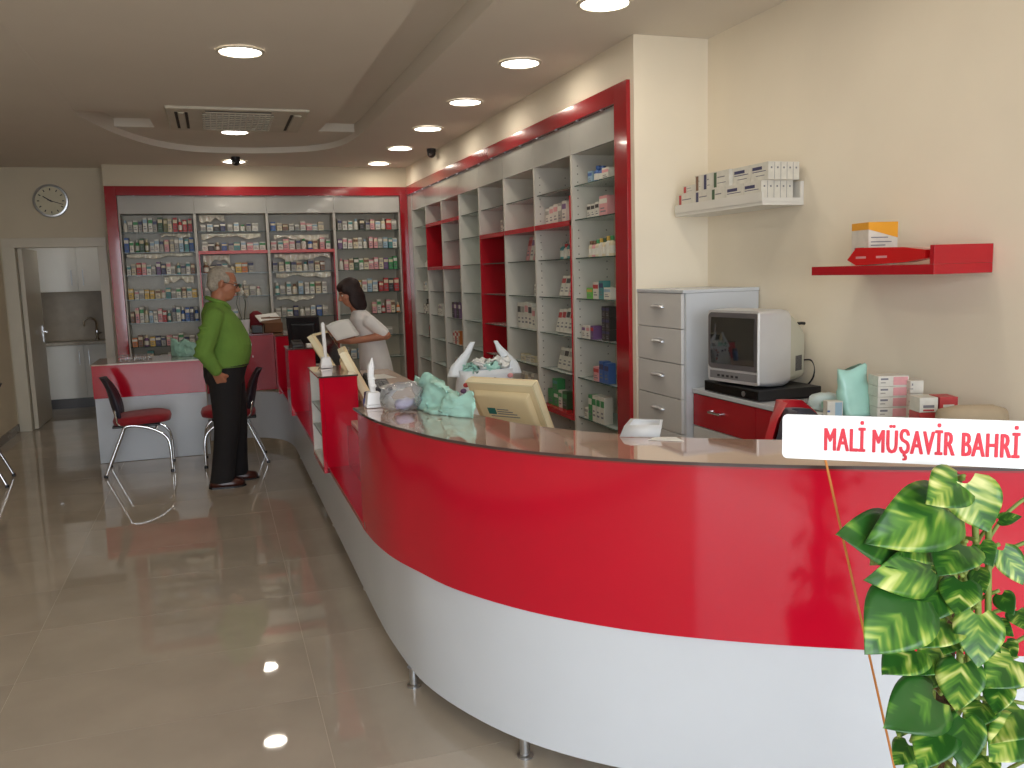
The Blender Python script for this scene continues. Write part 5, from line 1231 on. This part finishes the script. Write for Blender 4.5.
he((-0.030, 0, 0.036), (0.090, 0.081, 0.090)); he((-0.060, 0, -0.015), (0.056, 0.074, 0.062)); he((-0.01, -0.055, 0.035), (0.060, 0.026, 0.045)); he((-0.01, 0.055, 0.035), (0.060, 0.026, 0.045)); he((0.0, 0, 0.095), (0.065, 0.055, 0.028))
put_mesh('hair', remesh(h, 0.008, 2), GHAIR, man)
gl = MB(); 
for y in (-1, 1):
    gl.tube([HT @ (Vector((0.104 + 0.004 * math.sin(a), y * 0.034 + 0.024 * math.cos(a), 0.002 + 0.017 * math.sin(a)))) for a in [2 * PI * k / 14 for k in range(14)]], 0.0026, 6, closed=True)
    gl.tube([HT @ Vector((0.102, y * 0.058, 0.006)), HT @ Vector((0.06, y * 0.079, 0.010)), HT @ Vector((-0.01, y * 0.086, 0.012))], 0.0026, 6)
gl.tube([HT @ Vector((0.106, -0.011, 0.006)), HT @ Vector((0.106, 0.011, 0.006))], 0.0026, 6)
gl.build('glasses', BLACK, man, smooth='all')

# --- woman in white: leans over her papers, faces left
WY = 7.56
wo = thing('person', 'dark-haired woman in white tunic reading papers behind the counter', 'person', (1.27, WY, 0))
WT = Matrix.Translation((1.090, WY - 0.01, 1.415)) @ Matrix.Rotation(R(180 + 8), 4, 'Z') @ Matrix.Rotation(R(22), 4, 'Y')
b = MB(); head_shapes(b, WT, 0.94)
b.cap((1.165, WY, 1.21), (1.115, WY, 1.34), 0.052, 0.047)
WTOR = [(0.80, 1.285, 0.125, 0.165), (0.90, 1.275, 0.112, 0.150), (0.98, 1.262, 0.105, 0.140), (1.06, 1.238, 0.110, 0.148), (1.13, 1.212, 0.108, 0.155), (1.19, 1.192, 0.092, 0.155), (1.235, 1.176, 0.062, 0.100), (1.26, 1.165, 0.050, 0.058)]
b.loft([ering((x, WY, z), rx, ry) for z, x, rx, ry in WTOR])
for sy in (-1, 1):
    b.cap((1.28, WY + sy * 0.082, 0.82), (1.27, WY + sy * 0.085, 0.45), 0.085, 0.055); b.cap((1.27, WY + sy * 0.085, 0.45), (1.29, WY + sy * 0.085, 0.09), 0.054, 0.037)
    b.cap((1.31, WY + sy * 0.085, 0.05), (1.16, WY + sy * 0.09, 0.03), 0.034, 0.024)
wLS, wLE, wLW = Vector((1.225, WY - 0.165, 1.165)), Vector((1.355, WY - 0.215, 1.045)), Vector((1.045, WY - 0.185, 1.005))
wRS, wRE, wRW = Vector((1.205, WY + 0.165, 1.165)), Vector((1.30, WY + 0.215, 1.01)), Vector((1.03, WY + 0.12, 1.035))
for S_, E_, W_ in ((wLS, wLE, wLW), (wRS, wRE, wRW)): b.cap(S_, E_, 0.046, 0.038); b.cap(E_, W_, 0.038, 0.025)
hand(b, wLW, (-0.95, 0.12, 0.12), (0.1, 0.55, 0.83), 0.55, 0.92)
hand(b, wRW, (-0.95, -0.25, 0.1), (0.0, -0.3, 0.95), 0.5, 0.92)
put_mesh('body', remesh(b, 0.0085, 3), SKIN_W, wo)
eyes(WT, wo, 0.94, DHAIR)
s = MB()
s.loft([ering((x, WY, z), rx, ry, 26) for z, x, rx, ry in ((0.62, 1.295, 0.150, 0.195), (0.72, 1.292, 0.145, 0.190), (0.80, 1.287, 0.138, 0.178), (0.90, 1.275, 0.126, 0.164), (0.98, 1.262, 0.120, 0.156), (1.06, 1.238, 0.124, 0.162), (1.13, 1.212, 0.122, 0.168), (1.19, 1.192, 0.106, 0.168), (1.235, 1.176, 0.076, 0.112), (1.262, 1.162, 0.060, 0.068))])
for S_, E_ in ((wLS, wLE), (wRS, wRE)): s.cap(S_, S_.lerp(E_, 0.80), 0.060, 0.053)
put_mesh('tunic', remesh(s, 0.010, 3), COAT, wo)
t_ = MB()
for sy in (-1, 1): t_.loft([ering((x, WY + sy * 0.085, z), r, r * 0.92, 16) for z, x, r in ((0.80, 1.28, 0.096), (0.60, 1.275, 0.088), (0.40, 1.272, 0.074), (0.20, 1.282, 0.066), (0.06, 1.288, 0.066))])
put_mesh('trousers', remesh(t_, 0.011, 2), mat('white_trouser_cotton', (206, 202, 200), 0.85), wo)
for sy in (-1, 1):
    MB().loft([[Vector((1.30 - a, WY + sy * 0.087 + q, zz)) for a, q in ((-0.06, 0), (-0.04, -0.034), (0.02, -0.037), (0.09, -0.042), (0.15, -0.026), (0.17, 0), (0.15, 0.026), (0.09, 0.042), (0.02, 0.037), (-0.04, 0.034))] for zz in (0.0, 0.03, 0.06)]).build('shoe', WPL, wo, smooth=True)
h = MB()
def wh(c_, r_, ry=0.0): h.ell((0, 0, 0), [v * 0.92 for v in r_], M=WT @ Matrix.Translation(Vector(c_) * 0.92) @ Matrix.Rotation(ry, 4, 'Y'))
wh((-0.022, 0, 0.040), (0.108, 0.090, 0.098)); wh((-0.055, 0, -0.05), (0.074, 0.090, 0.125)); wh((0.045, 0, 0.080), (0.060, 0.072, 0.040), 0.5)
for sy in (-1, 1):
    wh((-0.020, sy * 0.070, -0.055), (0.062, 0.030, 0.120)); wh((0.018, sy * 0.078, -0.10), (0.040, 0.020, 0.085), 0.2); wh((0.050, sy * 0.062, 0.048), (0.034, 0.024, 0.045))
    wh((-0.045, sy * 0.05, -0.13), (0.058, 0.045, 0.075))
put_mesh('hair', remesh(h, 0.008, 14), DHAIR, wo)
# papers in her hand
pg = thing('paper_sheaf', 'white paper sheaf held up by the woman in white', 'paper', (0.97, WY - 0.21, 1.06))
for k in range(2):
    Q = [Vector(v) + Vector((0.004 * k, 0.010 * k, 0.002 * k)) for v in ((0.845, WY - 0.245, 1.150), (1.045, WY - 0.205, 1.195), (1.118, WY - 0.262, 1.062), (0.925, WY - 0.285, 1.026))]
    vs = []; fs = []
    for j in range(7):
        for i in range(7):
            u, v = i / 6, j / 6
            p = Q[0].lerp(Q[1], u).lerp(Q[3].lerp(Q[2], u), v); p.z += 0.014 * math.sin(PI * u) * (1 - v); vs.append(p)
    vs += [p + Vector((0, 0.0012, -0.0012)) for p in vs]
    for j in range(6):
        for i in range(6):
            a = j * 7 + i; fs += [(a, a + 1, a + 8, a + 7), (49 + a, 49 + a + 7, 49 + a + 8, 49 + a + 1)]
    for i in range(6): fs += [(i, 49 + i, 50 + i, i + 1), (42 + i, 43 + i, 92 + i, 91 + i), (7 * i, 7 * i + 7, 56 + 7 * i, 49 + 7 * i), (7 * i + 6, 55 + 7 * i, 62 + 7 * i, 13 + 7 * i)]
    MB().add(vs, fs).build('sheet', PAPER, pg, smooth='all')

# ================================================================= PLANT AND SIGN
PX, PY = 1.185, 1.135
pl = thing('potted_pothos', 'variegated climbing pothos on a moss pole in front of the counter', 'plant', (PX, PY, 0))
def leaf_mat():
    m = bpy.data.materials.new('variegated_leaf'); m.use_nodes = True
    nt = m.node_tree; bs = nt.nodes['Principled BSDF']; N = nt.nodes.new; L = nt.links.new
    tc = N('ShaderNodeTexCoord'); sp = N('ShaderNodeSeparateXYZ'); L(tc.outputs['Object'], sp.inputs[0])
    ab = N('ShaderNodeMath'); ab.operation = 'ABSOLUTE'; L(sp.outputs['X'], ab.inputs[0])
    m1 = N('ShaderNodeMath'); m1.operation = 'MULTIPLY_ADD'; m1.inputs[1].default_value = -0.85; L(ab.outputs[0], m1.inputs[0]); L(sp.outputs['Y'], m1.inputs[2])
    sc1 = N('ShaderNodeMath'); sc1.operation = 'MULTIPLY'; sc1.inputs[1].default_value = 3.4; L(m1.outputs[0], sc1.inputs[0])
    sx = N('ShaderNodeMath'); sx.operation = 'MULTIPLY'; sx.inputs[1].default_value = 1.2; L(sp.outputs['X'], sx.inputs[0])
    oi = N('ShaderNodeObjectInfo'); rm = N('ShaderNodeMath'); rm.operation = 'MULTIPLY'; rm.inputs[1].default_value = 37.0; L(oi.outputs['Random'], rm.inputs[0])
    cb_ = N('ShaderNodeCombineXYZ'); L(sc1.outputs[0], cb_.inputs[0]); L(sx.outputs[0], cb_.inputs[1]); L(rm.outputs[0], cb_.inputs[2])
    nz = N('ShaderNodeTexNoise'); nz.inputs['Scale'].default_value = 1.05; nz.inputs['Detail'].default_value = 2.2; nz.inputs['Roughness'].default_value = 0.6; L(cb_.outputs[0], nz.inputs['Vector'])
    rd = N('ShaderNodeMath'); rd.operation = 'MULTIPLY_ADD'; rd.inputs[1].default_value = 0.14; L(oi.outputs['Random'], rd.inputs[0]); L(nz.outputs['Fac'], rd.inputs[2])
    rp = N('ShaderNodeValToRGB'); cr = rp.color_ramp
    cr.elements[0].position = 0.50; cr.elements[0].color = (lin(34), lin(80), lin(26), 1)
    cr.elements[1].position = 0.60; cr.elements[1].color = (lin(74), lin(120), lin(38), 1)
    e = cr.elements.new(0.67); e.color = (lin(140), lin(160), lin(66), 1)
    e = cr.elements.new(0.79); e.color = (lin(206), lin(206), lin(134), 1)
    L(rd.outputs[0], rp.inputs['Fac']); L(rp.outputs['Color'], bs.inputs['Base Color'])
    bs.inputs['Roughness'].default_value = 0.32; bs.inputs['Specular IOR Level'].default_value = 0.45
    bs.inputs['Transmission Weight'].default_value = 0.0
    return m
LEAF = leaf_mat()
PET = mat('green_petiole', (120, 136, 60), 0.5, var=0.1)
def leaf_mesh(seed):
    random.seed(seed); vs = []; fs = []; nY, nX = 12, 8; droop = random.uniform(0.10, 0.22); cup = random.uniform(0.03, 0.08)
    for j in range(nY + 1):
        t = j / nY
        tt = t * 0.985 + 0.015; hw = 0.545 * tt ** 0.42 * (1 - tt) ** 1.0 / 0.408 * 0.94 if t < 1 else 0.0
        hw = max(hw, 0.004)
        for i in range(nX + 1):
            u = -1 + 2 * i / nX; x = u * hw
            y = t - 0.10 * abs(u) ** 1.5 * max(0, (0.35 - t)) / 0.35 * 1.4
            z = cup * abs(u) ** 1.3 * hw * 1.2 - droop * (t - 0.25) ** 2 + 0.016 * math.sin(7 * t + seed + 2 * u) * abs(u) + 0.012 * math.sin(t * 26) * abs(u) * (1 - abs(u)) 
            vs.append((x, y, z))
    vs += [(x, y, z - 0.004) for x, y, z in vs]; K = (nY + 1) * (nX + 1); W = nX + 1
    for j in range(nY):
        for i in range(nX):
            a = j * W + i; fs += [(a, a + 1, a + W + 1, a + W), (K + a, K + a + W, K + a + W + 1, K + a + 1)]
    for j in range(nY): fs += [(j * W, (j + 1) * W, K + (j + 1) * W, K + j * W), (j * W + nX, K + j * W + nX, K + (j + 1) * W + nX, (j + 1) * W + nX)]
    me = MB().add(vs, fs).mesh('leaf'); me.materials.append(LEAF)
    for p in me.polygons: p.use_smooth = True
    return me
LM = [leaf_mesh(k) for k in range(6)]
LEAVES = [(1.117,1.06,1.202,1.134,1.025,1.119,0.95),(1.122,1.07,1.197,1.021,1.035,1.18,0.75),(1.115,1.08,1.153,0.928,1.045,1.128,0.62),(1.041,1.1,1.094,0.884,1.065,1.139,0.62),(1.059,1.11,1.092,0.951,1.075,1.08,0.6),(1.078,1.09,1.092,0.995,1.055,1.095,0.8),(1.083,1.075,1.055,0.923,1.04,1.067,0.55),(1.123,1.06,1.095,1.035,1.025,1.067,0.85),(1.161,1.07,1.087,1.154,1.035,1.06,1.0),(1.198,1.06,1.078,1.212,1.025,1.022,0.75),(1.109,1.05,1.04,1.063,1.015,1.001,0.95),(1.088,1.065,1.027,1.008,1.03,0.991,0.75),(1.02,1.05,1.029,0.896,1.015,0.968,0.85),(1.134,1.04,0.987,1.102,1.005,0.909,0.88),(1.111,1.07,0.959,1.007,1.035,0.954,0.7),(1.054,1.08,0.918,0.953,1.045,0.911,0.7),(1.105,1.04,0.909,1.06,1.005,0.845,0.9),(1.076,1.055,0.845,0.941,1.02,0.838,0.75),(1.103,1.03,0.82,1.067,0.995,0.751,0.85),(1.083,1.05,0.798,1.0,1.015,0.756,0.75),(1.268,1.08,0.866,1.17,1.045,0.85,0.8),(1.234,1.08,0.832,1.187,1.045,0.796,0.8),(1.279,1.07,0.781,1.164,1.035,0.757,0.8),(1.258,1.05,0.758,1.15,1.015,0.739,0.75),(1.236,1.09,0.983,1.225,1.055,0.959,0.9),(1.274,1.09,0.948,1.253,1.055,0.929,1.0),(1.183,1.06,0.718,1.129,1.025,0.7,0.9),(1.053,1.09,0.748,0.992,1.055,0.743,0.7),(1.243,1.11,1.104,1.258,1.075,1.118,0.6),(1.118,1.09,0.902,1.033,1.055,0.891,0.7),(1.123,1.11,0.857,1.035,1.075,0.847,0.6),(1.132,1.08,0.936,1.072,1.045,0.922,0.8),(1.211,1.09,0.792,1.148,1.055,0.778,0.9),(1.273,1.11,0.882,1.262,1.075,0.87,0.9),(1.059,1.06,0.724,0.989,1.025,0.704,0.8),(1.102,1.04,0.711,1.068,1.005,0.67,0.85),(1.203,1.06,0.662,1.194,1.025,0.613,0.85),(1.322,1.09,1.064,1.311,1.055,1.005,0.8),(1.339,1.08,0.906,1.328,1.045,0.849,0.8),(1.315,1.07,0.811,1.295,1.035,0.759,0.8),(1.324,1.07,0.675,1.304,1.035,0.624,0.8),(1.322,1.11,1.138,1.32,1.075,1.097,0.8),(1.236,1.05,0.675,1.243,1.015,0.636,0.8),(1.057,1.06,0.653,0.984,1.025,0.629,0.8),(1.178,1.05,0.601,1.134,1.015,0.562,0.85),(1.131,1.11,1.055,1.072,1.075,1.053,0.8),(1.078,1.11,0.793,1.013,1.075,0.775,0.6),(1.205,1.09,0.909,1.203,1.055,0.896,0.7),(1.253,1.11,0.922,1.251,1.075,0.908,0.8),(1.181,1.09,1.033,1.162,1.055,1.006,0.8)]
random.seed(11)
CAMP = Vector((0, 0, 1.55))
mp_ = MB(); r = []
for j in range(30):
    z = 0.25 + 0.93 * j / 29; rr_ = 0.026 + 0.003 * math.sin(j * 2.3); r.append([Vector((PX + rr_ * math.cos(a), PY + 0.03 + rr_ * math.sin(a), z)) + mnoise.noise_vector(Vector((a * 3, z * 40, 0))) * 0.004 for a in [2 * PI * k / 12 for k in range(12)]])
mp_.loft(r).build('moss_pole', mat('brown_coir', (84, 62, 40), 0.95, var=0.3, scale=60, bump=0.5), pl, smooth='all')
for k, (bx_, by_, bz_, tx_, ty_, tz_, wf_) in enumerate(LEAVES):
    B_ = Vector((bx_, by_, bz_)); T_ = Vector((tx_, ty_, tz_)); d = T_ - B_; Ln = d.length; d.normalize()
    n = (CAMP - (B_ + T_) / 2).normalized() + Vector((random.uniform(-.3, .3), random.uniform(-.2, .2), random.uniform(-0.1, .35)))
    n = (n - d * n.dot(d)).normalized(); x = d.cross(n)
    M = Matrix((x, d, n)).transposed().to_4x4()
    o = bpy.data.objects.new('leaf', LM[k % 6]); COL.objects.link(o); o.parent = pl
    o.matrix_basis = Matrix.Translation(B_ - Vector((PX, PY, 0))) @ M @ Matrix.Translation((0, 0.10 * Ln, 0)) @ Matrix.Diagonal((Ln * wf_ * 0.90, Ln * 0.90, Ln * 0.9, 1))
    if bz_ > 0.55:
        root_ = Vector((PX + 0.35 * (bx_ - PX), PY + 0.02, max(0.3, bz_ - random.uniform(0.05, 0.16))))
        mid = B_.lerp(root_, 0.5) + Vector((0, 0, 0.03))
        MB().tube(catmull([root_, mid, B_ - d * 0.004], 4), 0.0035, 6).build('petiole', PET, pl, smooth='all')
# lower foliage beneath the picture: a few leaves so that the plant goes on down to its pot
for k in range(26):
    a = R(random.uniform(150, 390)); z = random.uniform(0.32, 0.60); rad = random.uniform(0.05, 0.10)
    B_ = Vector((PX + rad * math.cos(a), PY + rad * math.sin(a), z)); d = Vector((math.cos(a) * 0.7, math.sin(a) * 0.7, -0.7)).normalized()
    n = Vector((math.cos(a), math.sin(a), 0.9)); n = (n - d * n.dot(d)).normalized(); x = d.cross(n)
    o = bpy.data.objects.new('leaf', LM[k % 6]); COL.objects.link(o); o.parent = pl; Ln = random.uniform(0.08, 0.11)
    o.matrix_basis = Matrix.Translation(B_ - Vector((PX, PY, 0))) @ Matrix((x, d, n)).transposed().to_4x4() @ Matrix.Diagonal((Ln * 0.8, Ln, Ln, 1))
for k in range(4):
    x0_ = PX - 0.03 + 0.02 * k
    MB().tube(catmull([Vector((x0_, PY - 0.02, 0.27)), Vector((x0_ - 0.02 + 0.01 * k, PY - 0.03, 0.55)), Vector((x0_ + 0.01, PY - 0.035, 0.85)), Vector((x0_ - 0.035 + 0.012 * k, PY - 0.03, 1.17))], 6), 0.0055, 7).build('stem', PET, pl, smooth='all')
MB().lathe([(0.10, 0), (0.112, 0.01), (0.15, 0.26), (0.155, 0.285), (0.145, 0.285), (0.138, 0.25)], (PX, PY, 0), 32).build('pot', mat('terracotta_plastic', (150, 84, 58), 0.6, var=0.08), pl, smooth=True)
MB().lathe([(0.139, 0.24), (0.137, 0.262)], (PX, PY, 0), 28).build('soil', mat('dark_soil', (52, 40, 32), 0.95, var=0.4, scale=60), pl)

# long white name board held above the plant on thin sticks
SU = Vector((0.777, -0.6295, 0.0)).normalized(); SN = Vector((-SU.y, SU.x, 0)) * -1.0
S0 = Vector((0.945, 1.300, 1.2045))
sg = thing('name_board', 'long white board with red lettering above the pothos plant', 'sign', (1.24, 1.06, 1.2))
SM = Matrix((SU, Vector((0, 0, 1)), SN)).transposed().to_4x4(); SM.translation = S0
def rr2(w_, h_, r_, n=5):
    return [(cx + r_ * math.cos(R(a0 + 90 * k / n)), cy + r_ * math.sin(R(a0 + 90 * k / n))) for cx, cy, a0 in ((w_ - r_, r_, -90), (w_ - r_, h_ - r_, 0), (r_, h_ - r_, 90), (r_, r_, 180)) for k in range(n + 1)]
BOARD = mat('white_board_gloss', (246, 247, 250), 0.35, var=0.01)
MB().prism(rr2(0.78, 0.0795, 0.009), -0.004, 0.0, M=SM).build('board', BOARD, sg)
me0 = text_mesh('MALİ MÜŞAVİR BAHRİ', 0.0580, 0.0004, 0.0, 0.74, spacing=1.10)
bmt = bmesh.new()
for k, (ox, oy) in enumerate(((0, 0), (0.0013, 0), (-0.0013, 0), (0.0007, 0.0004), (-0.0007, -0.0004), (0.0019, 0), (-0.0019, 0), (0.0023, 0), (-0.0023, 0))):   # heavy strokes
    m2_ = me0.copy(); m2_.transform(Matrix.Translation((ox, oy, -0.00004 * k))); bmt.from_mesh(m2_); bpy.data.meshes.remove(m2_)
me = bpy.data.meshes.new('lettering'); bmt.to_mesh(me); bmt.free()
xs = [v.co.x for v in me.vertices]; x0_, x1_ = min(xs), max(xs)
TW = 0.3035
me.transform(Matrix.Translation((0.0705, 0.0175, 0.0008)) @ Matrix.Diagonal((TW / (x1_ - x0_), 1, 1, 1)) @ Matrix.Translation((-x0_, 0, 0)))
me.transform(SM)
put_mesh('red_lettering', me, mat('red_print', (214, 40, 60), 0.5, var=0.12, scale=120), sg)
WOOD = mat('orange_bamboo', (206, 130, 58), 0.6, var=0.12, scale=30)
for u0, tgt in ((0.072, Vector((1.155, 1.10, 0.255))), (0.60, Vector((1.235, 1.06, 0.255)))):
    top = S0 + SU * u0 + Vector((0, 0, 0.004)) - SN * 0.0075
    MB().tube([top + Vector((0, 0, 0.05)), top, tgt], 0.0022, 7).build('stick', WOOD, sg, smooth=True)
